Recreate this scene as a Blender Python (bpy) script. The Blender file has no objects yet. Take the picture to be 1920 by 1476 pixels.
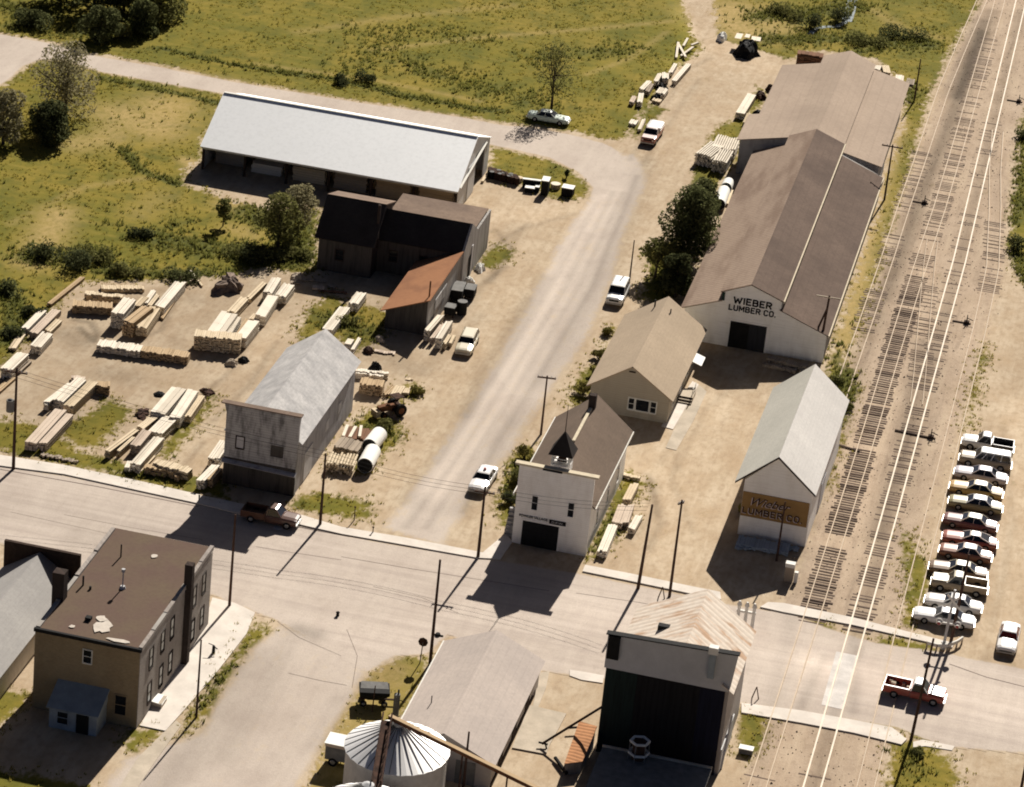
import bpy, math, random
import numpy as np
from mathutils import Vector, Matrix, Euler
random.seed(7); rng = np.random.default_rng(7)
sc = bpy.context.scene; COL = sc.collection

# ------------------------------------------------------------------ camera
FPX = 6168.0; PIT = math.radians(24.88); ROLL = math.radians(6.04); YAW = math.radians(-10.80)
_c, _s = math.cos(YAW), math.sin(YAW)
FW = np.array([_s*math.cos(PIT), _c*math.cos(PIT), -math.sin(PIT)])
_r = np.array([_c, -_s, 0.]); _u = np.cross(_r, FW)
RT = math.cos(ROLL)*_r+math.sin(ROLL)*_u; UP = -math.sin(ROLL)*_r+math.cos(ROLL)*_u
CAM = -FW*345.0
cd = bpy.data.cameras.new('camera'); cam = bpy.data.objects.new('camera', cd); COL.objects.link(cam)
cam.matrix_world = Matrix(((RT[0], UP[0], -FW[0], CAM[0]), (RT[1], UP[1], -FW[1], CAM[1]), (RT[2], UP[2], -FW[2], CAM[2]), (0, 0, 0, 1)))
cd.sensor_width = 36.0; cd.lens = FPX/1920*36.0; cd.clip_start = 1; cd.clip_end = 3000
sc.camera = cam

# ------------------------------------------------------------------ light
SUN_EL = math.radians(34.0); SUN_AZ = math.radians(4.2)      # sun stands behind the scene, a touch to the right
wd = bpy.data.worlds.new('World'); sc.world = wd; wd.use_nodes = True
wn = wd.node_tree; bg = wn.nodes['Background']
sky = wn.nodes.new('ShaderNodeTexSky'); sky.sky_type = 'NISHITA'; sky.sun_disc = False
sky.sun_elevation = SUN_EL; sky.sun_rotation = SUN_AZ; sky.dust_density = 0.6; sky.air_density = 0.15; sky.ozone_density = 0.4
wn.links.new(sky.outputs[0], bg.inputs[0]); bg.inputs[1].default_value = 0.05
sl = bpy.data.lights.new('sun', 'SUN'); sl.energy = 5.0; sl.angle = math.radians(0.5); sl.color = (1.0, 0.935, 0.845)
so = bpy.data.objects.new('sun', sl); COL.objects.link(so)
sd = Vector((math.sin(SUN_AZ)*math.cos(SUN_EL), math.cos(SUN_AZ)*math.cos(SUN_EL), math.sin(SUN_EL)))
so.rotation_euler = sd.to_track_quat('Z', 'Y').to_euler(); so.location = (0, 0, 200)
sc.view_settings.view_transform = 'Standard'; sc.view_settings.look = 'None'
sc.cycles.filter_width = 1.9; sc.view_settings.gamma = 1; sc.view_settings.exposure = 0.7

# ------------------------------------------------------------------ helpers
def G(px, py, z=0.0):
    """ground point (or point at height z) seen at a photograph pixel"""
    d = FW+RT*((px-960)/FPX)+UP*(-(py-738)/FPX)
    t = (z-CAM[2])/d[2]
    p = CAM+d*t
    return Vector((p[0], p[1], z))
def HGT(b, t):
    B = np.array(G(*b)); d = FW+RT*((t[0]-960)/FPX)+UP*(-(t[1]-738)/FPX)
    A = np.array([[0, 0, 1.], -d]).T
    return float(np.linalg.lstsq(A, CAM-B, rcond=None)[0][0])
def tag(o, label=None, cat=None, group=None, kind=None):
    if label: o['label'] = label
    if cat: o['category'] = cat
    if group: o['group'] = group
    if kind: o['kind'] = kind
    return o
def thing(name, loc, label, cat, rz=0.0, group=None):
    o = bpy.data.objects.new(name, None); COL.objects.link(o)
    o.location = loc; o.rotation_euler = (0, 0, rz); o.empty_display_size = 0.5
    return tag(o, label, cat, group)
class MB:
    def __init__(s, off=(0, 0, 0)): s.v = []; s.f = []; s.off = Vector(off); s.M = None
    def add(s, pts, faces):
        n = len(s.v)
        for p in pts:
            p = Vector(p)
            if s.M is not None: p = s.M @ p
            s.v.append(p-s.off)
        s.f += [tuple(n+i for i in f) for f in faces]
    def box(s, x0, x1, y0, y1, z0, z1):
        s.add([(x0,y0,z0),(x1,y0,z0),(x1,y1,z0),(x0,y1,z0),(x0,y0,z1),(x1,y0,z1),(x1,y1,z1),(x0,y1,z1)],
              [(0,3,2,1),(4,5,6,7),(0,1,5,4),(1,2,6,5),(2,3,7,6),(3,0,4,7)])
    def obox(s, o, a, b, c):
        o, a, b, c = map(Vector, (o, a, b, c))
        s.add([o, o+a, o+a+b, o+b, o+c, o+a+c, o+a+b+c, o+b+c], [(0,3,2,1),(4,5,6,7),(0,1,5,4),(1,2,6,5),(2,3,7,6),(3,0,4,7)])
    def poly(s, pts): s.add(pts, [tuple(range(len(pts)))])
    def prism(s, prof, lo, hi, axis='y'):
        n = len(prof)
        def P(a, b, t): return (a, t, b) if axis == 'y' else ((t, a, b) if axis == 'x' else (a, b, t))
        pts = [P(a, b, lo) for a, b in prof]+[P(a, b, hi) for a, b in prof]
        fs = [tuple(range(n)), tuple(range(2*n-1, n-1, -1))]+[(i, i+n, (i+1) % n+n, (i+1) % n) for i in range(n)]
        s.add(pts, fs)
    def slab(s, a, b, c, d, t=0.12):
        a, b, c, d = map(Vector, (a, b, c, d))
        n = (b-a).cross(d-a).normalized()*t
        if n.z < 0: n = -n
        s.add([a-n, b-n, c-n, d-n, a, b, c, d], [(0,3,2,1),(4,5,6,7),(0,1,5,4),(1,2,6,5),(2,3,7,6),(3,0,4,7)])
    def cyl(s, p0, p1, r0, r1=None, n=10, cap=True):
        r1 = r0 if r1 is None else r1
        p0, p1 = Vector(p0), Vector(p1); d = (p1-p0).normalized()
        a = d.orthogonal().normalized(); b = d.cross(a)
        pts = []
        for p, r in ((p0, r0), (p1, r1)):
            pts += [p+(a*math.cos(2*math.pi*i/n)+b*math.sin(2*math.pi*i/n))*r for i in range(n)]
        fs = [(i, (i+1) % n, (i+1) % n+n, i+n) for i in range(n)]
        if cap: fs += [tuple(range(n-1, -1, -1)), tuple(range(n, 2*n))]
        s.add(pts, fs)
    def tube(s, pts, rs, n=6):
        for i in range(len(pts)-1):
            s.cyl(pts[i], pts[i+1], rs[i] if isinstance(rs, (list, tuple)) else rs, rs[i+1] if isinstance(rs, (list, tuple)) else rs, n)
    def loft(s, secs):
        n = len(secs[0]); pts = [p for q in secs for p in q]; fs = []
        for k in range(len(secs)-1):
            fs += [(k*n+i, k*n+(i+1) % n, (k+1)*n+(i+1) % n, (k+1)*n+i) for i in range(n)]
        fs += [tuple(range(n-1, -1, -1)), tuple((len(secs)-1)*n+i for i in range(n))]
        s.add(pts, fs)
    def build(s, name, mat, parent=None, smooth=False, fix=True):
        me = bpy.data.meshes.new(name); me.from_pydata([tuple(p) for p in s.v], [], s.f); me.update()
        if fix:
            import bmesh
            bm = bmesh.new(); bm.from_mesh(me); bmesh.ops.recalc_face_normals(bm, faces=bm.faces); bm.to_mesh(me); bm.free()
        if mat: me.materials.append(mat)
        if smooth:
            for p in me.polygons: p.use_smooth = True
        o = bpy.data.objects.new(name, me); COL.objects.link(o)
        if parent is not None: o.parent = parent
        return o
def text(name, body, fit, loc, rot, mat, parent, shear=0.0, depth=0.03, spacing=1.0, bold=0.0):
    size = 1.0
    cu = bpy.data.curves.new(name, 'FONT'); cu.body = body; cu.size = size; cu.extrude = depth; cu.shear = shear
    cu.space_character = spacing; cu.offset = bold; cu.align_x = 'CENTER'; cu.align_y = 'CENTER'
    tmp = bpy.data.objects.new(name+'_c', cu); COL.objects.link(tmp)
    bpy.context.view_layer.update()
    me = bpy.data.meshes.new_from_object(tmp.evaluated_get(bpy.context.evaluated_depsgraph_get()))
    bpy.data.objects.remove(tmp); bpy.data.curves.remove(cu)
    xs = [v.co.x for v in me.vertices]; ys = [v.co.y for v in me.vertices]; cx, cy = (min(xs)+max(xs))/2, (min(ys)+max(ys))/2; kx, ky = fit[0]/(max(xs)-min(xs)), fit[1]/(max(ys)-min(ys))
    for v in me.vertices: v.co.x = (v.co.x-cx)*kx; v.co.y = (v.co.y-cy)*ky
    me.materials.clear(); me.materials.append(mat)
    o = bpy.data.objects.new(name, me); COL.objects.link(o); o.location = loc; o.rotation_euler = rot; o.parent = parent
    return o

GLY = {'W': (1.05, [[(0,1),(.24,0),(.52,.75),(.8,0),(1.05,1)]]), 'I': (.04, [[(.02,0),(.02,1)]]), 'E': (.56, [[(.56,1),(0,1),(0,0),(.56,0)],[(0,.52),(.46,.52)]]),
 'B': (.62, [[(0,0),(0,1),(.42,1),(.57,.88),(.57,.66),(.42,.53),(0,.53)],[(.42,.53),(.62,.4),(.62,.13),(.45,0),(0,0)]]), 'R': (.62, [[(0,0),(0,1),(.44,1),(.6,.86),(.6,.62),(.44,.48),(0,.48)],[(.32,.48),(.62,0)]]),
 'L': (.5, [[(0,1),(0,0),(.5,0)]]), 'U': (.62, [[(0,1),(0,.2),(.14,0),(.48,0),(.62,.2),(.62,1)]]), 'M': (.78, [[(0,0),(0,1),(.39,.3),(.78,1),(.78,0)]]),
 'C': (.6, [[(.6,.82),(.46,1),(.15,1),(0,.8),(0,.2),(.15,0),(.46,0),(.6,.18)]]), 'O': (.64, [[(.16,0),(0,.2),(0,.8),(.16,1),(.48,1),(.64,.8),(.64,.2),(.48,0),(.16,0)]]), '.': (.02, [[(0,0),(.001,.07)]])}
def painted(name, body, fit, loc, mat, parent, th=.17, gap=.3):
    """hand-painted block capitals as flat strokes on a wall facing -y; fit = (width, height)"""
    m = MB(); x = 0.0; segs = []
    for ch in body:
        if ch == ' ': x += .42; continue
        w, st = GLY[ch]
        for pl in st: segs += [((x+p[0], p[1]), (x+q[0], q[1])) for p, q in zip(pl[:-1], pl[1:])]
        x += w+gap
    W = x-gap; kx, kz = (fit[0]-th*fit[1])/W, fit[1]*(1-th); t_ = th*fit[1]/2
    for i, (p, q) in enumerate(segs):
        a = Vector((p[0]*kx-fit[0]/2+t_, 0, p[1]*kz-kz/2)); b = Vector((q[0]*kx-fit[0]/2+t_, 0, q[1]*kz-kz/2)); d = (b-a).normalized(); n = Vector((-d.z, 0, d.x))*t_; y = -.004*(i % 3)
        A, B_ = a-d*t_*.7, b+d*t_*.7; m.add([A-n+Vector((0,y,0)), B_-n+Vector((0,y,0)), B_+n+Vector((0,y,0)), A+n+Vector((0,y,0))], [(0,1,2,3)])
    o = m.build(name, mat, parent, fix=False); o.location = loc; return o
# ------------------------------------------------------------------ materials
class NT:
    def __init__(s, name):
        s.m = bpy.data.materials.new(name); s.m.use_nodes = True; s.t = s.m.node_tree
        s.b = s.t.nodes['Principled BSDF']; s.out = s.t.nodes['Material Output']
        s.b.inputs['Specular IOR Level'].default_value = 0.04
    def N(s, ty, props=None, **inp):
        n = s.t.nodes.new('ShaderNode'+ty)
        for k, v in (props or {}).items(): setattr(n, k, v)
        for k, v in inp.items(): s.set(n.inputs[k.replace('_', ' ')] if not k.startswith('i') or not k[1:].isdigit() else n.inputs[int(k[1:])], v)
        return n
    def set(s, sock, v):
        if isinstance(v, bpy.types.NodeSocket): s.t.links.new(v, sock)
        elif isinstance(v, bpy.types.Node): s.t.links.new(v.outputs[0], sock)
        elif isinstance(v, (tuple, list)) and len(v) == 3 and len(sock.default_value) == 4: sock.default_value = (*v, 1)
        else: sock.default_value = v
    def co(s, kind='Object'): return s.N('TexCoord').outputs[kind]
    def pos(s): return s.N('NewGeometry').outputs['Position']
    def noise(s, vec, scale, detail=3, rough=.55): return s.N('TexNoise', Vector=vec, Scale=scale, Detail=detail, Roughness=rough).outputs[0]
    def map(s, vec, scale=(1, 1, 1), rot=(0, 0, 0)): return s.N('Mapping', Vector=vec, Scale=scale, Rotation=rot).outputs[0]
    def mr(s, v, a, b, c=0., d=1., smooth=False):
        return s.N('MapRange', {'interpolation_type': 'SMOOTHSTEP' if smooth else 'LINEAR'}, i0=v, i1=a, i2=b, i3=c, i4=d).outputs[0]
    def mix(s, f, a, b, mode='MIX'):
        n = s.t.nodes.new('ShaderNodeMix'); n.data_type = 'RGBA'; n.blend_type = mode
        s.set(n.inputs[0], f); s.set(n.inputs[6], a); s.set(n.inputs[7], b); return n.outputs[2]
    def math(s, op, a, b=0.0, c=None):
        n = s.t.nodes.new('ShaderNodeMath'); n.operation = op; s.set(n.inputs[0], a); s.set(n.inputs[1], b)
        if c is not None: s.set(n.inputs[2], c)
        return n.outputs[0]
    def sep(s, vec): return s.N('SeparateXYZ', i0=vec).outputs
    def attr(s, name): return s.N('Attribute', {'attribute_name': name}).outputs['Fac']
    def done(s, col, rough=0.85, bump=None, bs=0.3, bd=0.05, metal=0.0):
        s.set(s.b.inputs['Base Color'], col); s.set(s.b.inputs['Roughness'], rough); s.set(s.b.inputs['Metallic'], metal)
        if bump is not None: s.set(s.b.inputs['Normal'], s.N('Bump', Height=bump, Strength=bs, Distance=bd))
        return s.m
def mul(c, k): return tuple(min(1, x*k) for x in c)
def flat(name, col, rough=.8, var=.18, scale=2.5, col2=None, metal=0., spec=None):
    t = NT(name); n = t.noise(t.co(), scale, 5); n2 = t.noise(t.co(), scale*9, 2)
    c = t.mix(t.mr(n, .35, .7), mul(col, 1-var), col2 or mul(col, 1+var*.5))
    c = t.mix(t.mr(n2, .4, .75, 0, .35), c, mul(col, 1-var*1.6))
    if spec is not None: t.b.inputs['Specular IOR Level'].default_value = spec
    return t.done(c, rough, metal=metal)
def siding(name, col, col2, pitch=.2, weather=.5, vertical=None, lines=.28):
    t = NT(name); p = t.pos(); x, y, z = t.sep(p)
    if vertical is None: c = t.math('FRACT', t.math('DIVIDE', z, pitch))
    else: c = t.math('FRACT', t.math('DIVIDE', x if vertical == 'x' else y, pitch))
    line = t.mr(c, 0, .22, 1, 0)
    st = t.noise(t.map(p, (1.2, 1.2, .35) if vertical is None else (2.5, 2.5, .25)), 1.0, 5, .65)
    st2 = t.noise(t.map(p, (.6, .6, 6.0) if vertical is None else (6, 6, .5)), 1.0, 3, .6)
    f = t.math('MULTIPLY', t.mr(st, .42, .72, 0, 1, True), weather)
    base = t.mix(f, col, col2)
    base = t.mix(t.mr(st2, .5, .8, 0, .3), base, mul(col2, .8))
    base = t.mix(t.math('MULTIPLY', line, lines), base, mul(col2, .45))
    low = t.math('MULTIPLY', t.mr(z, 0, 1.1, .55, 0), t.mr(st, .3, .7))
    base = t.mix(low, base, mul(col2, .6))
    return t.done(base, .85, c, .15, .01)
def ribbed(name, col, col2, pitch, axis, rust=.4, rough=.6, depth=.25, metal=0., streak=(.25, .25, .25), thr=(.42, .68), bump=.25):
    t = NT(name); p = t.co(); x, y, z = t.sep(p); v = x if axis == 'x' else y
    w = t.math('SINE', t.math('MULTIPLY', v, 2*math.pi/pitch))
    big = t.noise(t.map(p, streak), 1.0, 6, .62)
    fine = t.noise(t.map(p, (2.2, 2.2, 2.2)), 1.0, 4, .6)
    c = t.mix(t.math('MULTIPLY', t.mr(big, thr[0], thr[1], 0, 1, True), rust), col, col2)
    c = t.mix(t.mr(fine, .45, .75, 0, .25), c, mul(col2, .75))
    c = t.mix(t.mr(w, -1, -.2, depth, 0), c, mul(col2, .45))
    return t.done(c, rough, w, bump, .03, metal)
def shingle(name, col, col2, course=.17, big=.25, blot=.5, ax=None):
    t = NT(name); p = t.co(); x, y, z = t.sep(p)
    f = t.math('FRACT', t.math('DIVIDE', z, course))
    v = t.sep(t.N('TexVoronoi', Vector=t.map(p, (3.4, 3.4, 7)), Scale=1.0).outputs['Color'])[0]
    b = t.noise(t.map(p, (big, big, big)), 1.0, 6, .65); fn = t.noise(p, 5.0, 3, .7); md = t.noise(t.map(p, (.9, .9, .5)), 1.0, 5, .7)
    c = t.mix(t.mr(b, .38, .66, 0, 1), col, col2)
    c = t.mix(t.mr(md, .5, .75, 0, blot), c, mul(col2, .72)); c = t.mix(t.mr(md, .45, .25, 0, blot*.7), c, mul(col, 1.18))
    c = t.mix(t.mr(v, 0, 1, 0, .22), c, mul(col2, .7))
    c = t.mix(t.mr(fn, .4, .75, 0, .35), c, mul(col2, .7))
    c = t.mix(t.mr(f, 0, .2, .16, 0), c, mul(col2, .5))
    return t.done(c, .95, f, .12, .01)
def brick(name, col, col2, mortar):
    t = NT(name); p = t.pos(); x, y, z = t.sep(p)
    n = t.N('CombineXYZ', i0=t.math('ADD', x, y), i1=z)
    bt = t.N('TexBrick', Vector=n.outputs[0], Color1=col, Color2=col2, Mortar=mortar, Scale=1.0)
    bt.inputs['Brick Width'].default_value = .24; bt.inputs['Row Height'].default_value = .08; bt.inputs['Mortar Size'].default_value = .012
    s = t.noise(t.map(p, (.5, .5, .3)), 1.0, 6, .65)
    c = t.mix(t.mr(s, .4, .7, 0, .55), bt.outputs['Color'], mul(col, .55))
    return t.done(c, .9, bt.outputs['Fac'], .2, .02)
def lumber(name, a, b, c):
    t = NT(name); ge = t.N('NewGeometry'); r = ge.outputs['Random Per Island']; p = t.co()
    g = t.noise(t.map(p, (.35, 6, 6)), 1.0, 5, .6); d = t.noise(p, .7, 3); o = t.N('ObjectInfo').outputs['Random']
    ln = t.sep(t.N('VectorTransform', {'vector_type': 'NORMAL', 'convert_from': 'WORLD', 'convert_to': 'OBJECT'}, i0=ge.outputs['Normal']).outputs[0])
    end = t.math('ABSOLUTE', ln[0])          # cut ends: shade of the stack fronts painted in, plus end-grain weathering
    col = t.mix(r, a, b)
    col = t.mix(t.mr(o, .0, 1, 0, .35), col, c)
    col = t.mix(t.mr(g, .45, .75, 0, .25), col, mul(c, .7))
    col = t.mix(t.mr(d, .5, .75, 0, .25), col, mul(c, .6))
    col = t.mix(t.mr(r, .86, .92, 0, .35), col, mul(c, .55))
    col = t.mix(t.mr(end, .6, .9, 0, .8), col, mul(c, .32))
    return t.done(col, .9)
def leaf(name, a, b, tr=.35):
    t = NT(name); r = t.N('NewGeometry').outputs['Random Per Island']
    n = t.noise(t.pos(), .5, 3)
    c = t.mix(t.math('ADD', t.math('MULTIPLY', r, .6), t.mr(n, .35, .65, 0, .4)), a, b)
    df = t.N('BsdfDiffuse', Color=c); tl = t.N('BsdfTranslucent', Color=c)
    mx = t.N('MixShader', i0=tr, i1=df, i2=tl); t.set(t.out.inputs[0], mx); return t.m
def paint(name, col, rough=.3, dust=.1):
    t = NT(name); n = t.noise(t.co(), 1.6, 4)
    c = t.mix(t.mr(n, .4, .75, 0, dust), col, (.42, .36, .28)); t.b.inputs['Coat Weight'].default_value = .2
    t.b.inputs['Specular IOR Level'].default_value = .5
    return t.done(c, rough)
M = {}
M['white_side'] = siding('white_clapboard', (.9, .88, .84), (.72, .68, .63), .2, .55)
M['white_wall'] = siding('white_boarding', (.93, .91, .86), (.74, .7, .63), .3, .4, None, .08)
M['grey_side'] = siding('weathered_clapboard', (.46, .45, .44), (.13, .125, .122), .26, .95, None, .6)
M['grey_side2'] = siding('peeling_clapboard', (.42, .41, .42), (.22, .21, .215), .18, .8)
M['tan_side'] = siding('tan_siding', (.4, .355, .28), (.34, .3, .235), .25, .4)
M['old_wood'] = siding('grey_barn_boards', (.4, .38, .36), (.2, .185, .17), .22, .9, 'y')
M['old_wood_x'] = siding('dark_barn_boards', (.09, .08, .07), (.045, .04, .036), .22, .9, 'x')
M['metal_wall'] = ribbed('galvanised_wall', (.66, .66, .65), (.5, .49, .47), .3, 'y', .4, .45, .18)
M['white_metal'] = ribbed('white_metal_roof', (.97, .98, .98), (.93, .94, .94), .9, 'x', .4, .62, .0, metal=.75, bump=.015)
M['rust_ribs'] = ribbed('brown_corrugated_roof', (.3, .225, .17), (.165, .11, .08), .62, 'y', .7, .8, .34, streak=(.35, .07, .2), thr=(.42, .66))
M['dark_roof'] = shingle('dark_brown_roof', (.17, .125, .1), (.115, .085, .07), .3, .12, .35)
M['mid_roof'] = shingle('grey_brown_roof', (.43, .34, .265), (.35, .275, .215), .3, .08, .25)
M['tan_roof'] = shingle('tan_shingle_roof', (.46, .365, .265), (.39, .31, .225), .22, .12, .25)
M['hall_roof'] = shingle('brown_shingle_roof', (.2, .15, .115), (.15, .115, .09), .22, .15, .3)
M['grey_shingle'] = shingle('light_grey_shingle', (.58, .56, .54), (.4, .39, .385), .2, .5, .8)
M['pale_roof'] = shingle('pale_grey_roof', (.68, .65, .61), (.58, .555, .525), .25, .12, .2)
M['pale_green'] = shingle('pale_green_grey_roof', (.55, .53, .465), (.47, .455, .4), .25, .15, .25)
M['ware_roof'] = shingle('pinkish_grey_roof', (.53, .455, .4), (.45, .39, .35), .3, .13, .25)
M['house_roof'] = shingle('house_grey_roof', (.43, .41, .385), (.35, .335, .32), .25, .15, .25)
M['old_roof'] = shingle('brown_old_roof', (.25, .185, .14), (.17, .125, .1), .25, .2)
M['black_roof'] = shingle('black_old_roof', (.055, .048, .043), (.035, .03, .028), .25, .2)  # near-black: the warehouse front slopes carry their shade in this colour
M['tar_roof'] = flat('brown_tar_roof', (.185, .125, .1), .95, .3, .35, (.14, .105, .072))
M['rust_sheet'] = ribbed('rusty_sheet_roof', (.34, .165, .085), (.22, .105, .06), .5, 'y', .7, .8, .12)
M['mill_roof'] = ribbed('rusty_galvanised_roof', (.66, .58, .49), (.42, .24, .13), .75, 'y', .75, .6, .16, streak=(.22, .8, .3), thr=(.5, .64))
M['rust_low'] = ribbed('orange_rust_sheet', (.55, .27, .13), (.36, .17, .08), .42, 'y', .6, .75, .45)
M['galv'] = flat('galvanised_steel', (.5, .5, .5), .45, .15, 1.5)
M['mill_band'] = flat('grey_mill_metal', (.52, .52, .53), .6, .12, .6)
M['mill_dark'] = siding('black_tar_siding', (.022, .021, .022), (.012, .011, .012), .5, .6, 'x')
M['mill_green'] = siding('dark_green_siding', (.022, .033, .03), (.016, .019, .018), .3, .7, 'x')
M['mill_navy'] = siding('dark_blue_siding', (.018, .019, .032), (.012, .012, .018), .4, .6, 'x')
M['mill_side'] = ribbed('mill_side_metal', (.44, .4, .37), (.32, .29, .27), .4, 'y', .5, .6, .2)
M['brick'] = brick('tan_brick', (.34, .25, .145), (.26, .19, .11), (.31, .27, .19))
M['brick_side'] = brick('pale_painted_brick', (.38, .335, .3), (.27, .235, .21), (.36, .34, .31))
M['brick_dark'] = brick('dark_chimney_brick', (.06, .042, .036), (.04, .03, .026), (.06, .055, .05))
M['blue_metal'] = flat('blue_grey_metal', (.3, .34, .37), .6, .2, 1)
M['trim'] = flat('white_trim', (.7, .68, .62), .7, .1, 2)
M['cream_trim'] = flat('cream_trim', (.6, .52, .38), .7, .15, 2)
M['glass'] = flat('dark_window_glass', (.012, .014, .017), .12, .2, 1, spec=.5)
M['void'] = flat('dark_interior', (.02, .019, .018), .9, .3, 1)
M['door'] = siding('dark_plank_door', (.035, .035, .038), (.022, .022, .024), .3, .6, 'x')
M['garage'] = siding('black_garage_door', (.02, .02, .021), (.012, .012, .012), .5, .6)
M['pale_door'] = flat('pale_grey_door', (.55, .54, .54), .7, .1, 1)
M['lettering'] = flat('black_sign_paint', (.018, .017, .018), .7, .1, 2)
M['letter_pale'] = flat('pale_pink_sign_paint', (.6, .5, .47), .7, .1, 2)
M['letter_brown'] = flat('dark_brown_sign_paint', (.05, .03, .026), .7, .1, 2)
M['signboard'] = flat('ochre_signboard', (.34, .21, .085), .75, .12, 1.2)
M['concrete'] = flat('pale_concrete', (.68, .62, .55), .9, .14, .5)
M['concrete2'] = flat('dusty_concrete', (.5, .43, .34), .9, .18, .6)
M['dark_wood'] = flat('dark_creosote_wood', (.06, .042, .033), .9, .3, 3)
M['pole'] = flat('brown_pole_wood', (.085, .052, .04), .9, .3, 2)
M['tie'] = lumber('weathered_tie', (.085, .055, .042), (.16, .12, .095), (.11, .085, .068))
M['rail'] = flat('sun_glint_rail_steel', (.74, .64, .51), .5, .12, .8)  # pale colour holds the sun's glint on the main rail heads
M['rail_dull'] = flat('dull_rail_steel', (.56, .45, .33), .6, .15, .8)
M['bark'] = flat('grey_brown_bark', (.09, .07, .055), .95, .3, 4)
M['rubber'] = flat('black_tyre', (.018, .017, .017), .9, .2, 4)
M['chrome'] = flat('dull_chrome', (.5, .49, .47), .3, .1, 3, metal=.7)
M['lamp'] = flat('lamp_glass', (.65, .62, .55), .2, .1, 4, spec=.5)
M['red_lens'] = flat('red_lens', (.3, .02, .015), .3, .1, 4, spec=.5)
M['rust'] = flat('brown_rust', (.17, .075, .042), .85, .35, 2, (.24, .12, .065))
M['rust_dark'] = flat('dark_rust', (.06, .038, .03), .85, .35, 2, (.1, .055, .04))
M['black'] = flat('black_steel', (.02, .02, .02), .7, .2, 2)
M['grey_steel'] = flat('grey_steel', (.2, .195, .185), .7, .25, 1.5)
M['white_paint'] = flat('weathered_white_paint', (.75, .73, .68), .6, .1, 1.2)
M['tarp'] = flat('white_tarp', (.86, .85, .8), .6, .06, .8)
M['rubble'] = flat('rubble_brown', (.2, .15, .125), .95, .4, 1.4, (.33, .26, .21))
M['stone'] = flat('pale_stone', (.5, .42, .33), .95, .3, 1)
M['green_paint'] = flat('dark_green_paint', (.03, .05, .04), .6, .2, 1)
M['L_pale'] = lumber('pale_lumber', (.7, .59, .43), (.6, .49, .34), (.56, .44, .29))
M['L_white'] = lumber('bright_new_lumber', (.8, .73, .62), (.74, .665, .55), (.7, .61, .48))
M['L_tan'] = lumber('tan_lumber', (.52, .39, .245), (.44, .32, .195), (.42, .3, .18))
M['L_blue'] = lumber('bluish_sheets', (.4, .46, .53), (.34, .4, .47), (.36, .42, .48))
M['L_grey'] = lumber('weathered_lumber', (.4, .33, .255), (.3, .245, .19), (.3, .25, .2))
M['L_brown'] = lumber('brown_lumber', (.22, .12, .075), (.16, .09, .06), (.2, .11, .07))
M['L_pink'] = lumber('pinkish_lumber', (.6, .5, .4), (.52, .42, .335), (.54, .43, .34))
M['leaf_dark'] = leaf('dark_green_leaves', (.06, .07, .028), (.15, .155, .065), .5)
M['leaf_mid'] = leaf('olive_leaves', (.11, .115, .036), (.21, .2, .075), .45)
M['leaf_pale'] = leaf('pale_budding_leaves', (.2, .185, .1), (.36, .32, .19), .4)
M['leaf_deep'] = leaf('deep_green_leaves', (.045, .054, .024), (.11, .115, .052), .45)
M['leaf_yel'] = leaf('yellow_green_leaves', (.15, .135, .035), (.27, .235, .08), .35)
M['grass_tuft'] = leaf('meadow_grass_blades', (.17, .15, .026), (.25, .205, .045), .6)
M['weed_tuft'] = leaf('rank_weed_blades', (.075, .085, .02), (.16, .148, .038), .6)
# ------------------------------------------------------------------ ground: one sheet with surface-kind attributes
GX = np.arange(-115, 100.01, 0.33); GY = np.arange(-130, 190.01, 0.37)
XX, YY = np.meshgrid(GX, GY); PX = XX.ravel(); PY = YY.ravel(); NXG, NYG = len(GX), len(GY)
def wpoly(pts): return [(G(*p).x, G(*p).y) for p in pts]
def sdist(poly):
    """signed distance (positive inside) to a ground polygon, -9 far away"""
    out = np.full(PX.shape, -9.0); a = np.array(poly); lo = a.min(0)-8; hi = a.max(0)+8
    idx = np.where((PX > lo[0]) & (PX < hi[0]) & (PY > lo[1]) & (PY < hi[1]))[0]
    x, y = PX[idx], PY[idx]; d = np.full(x.shape, 1e9); ins = np.zeros(x.shape, bool)
    for (x0, y0), (x1, y1) in zip(poly, poly[1:]+poly[:1]):
        ex, ey = x1-x0, y1-y0; L = ex*ex+ey*ey+1e-12
        t = np.clip(((x-x0)*ex+(y-y0)*ey)/L, 0, 1); d = np.minimum(d, np.hypot(x-x0-t*ex, y-y0-t*ey))
        c = (y0 > y) != (y1 > y)
        if abs(ey) > 1e-12: ins ^= c & (x < ex*(y-y0)/ey+x0)
    out[idx] = np.where(ins, d, -d); return out
def stroke(pts, width):
    """0..1 brush along a ground polyline"""
    w = [(G(*p).x, G(*p).y) for p in pts]; out = np.zeros(PX.shape); a = np.array(w); lo = a.min(0)-3*width; hi = a.max(0)+3*width
    idx = np.where((PX > lo[0]) & (PX < hi[0]) & (PY > lo[1]) & (PY < hi[1]))[0]; x, y = PX[idx], PY[idx]; d = np.full(x.shape, 1e9)
    if len(w) == 1: d = np.hypot(x-w[0][0], y-w[0][1])
    for (x0, y0), (x1, y1) in zip(w[:-1], w[1:]):
        ex, ey = x1-x0, y1-y0; t = np.clip(((x-x0)*ex+(y-y0)*ey)/(ex*ex+ey*ey+1e-9), 0, 1); d = np.minimum(d, np.hypot(x-x0-t*ex, y-y0-t*ey))
    out[idx] = np.exp(-(d/width)**2); return out
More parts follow.
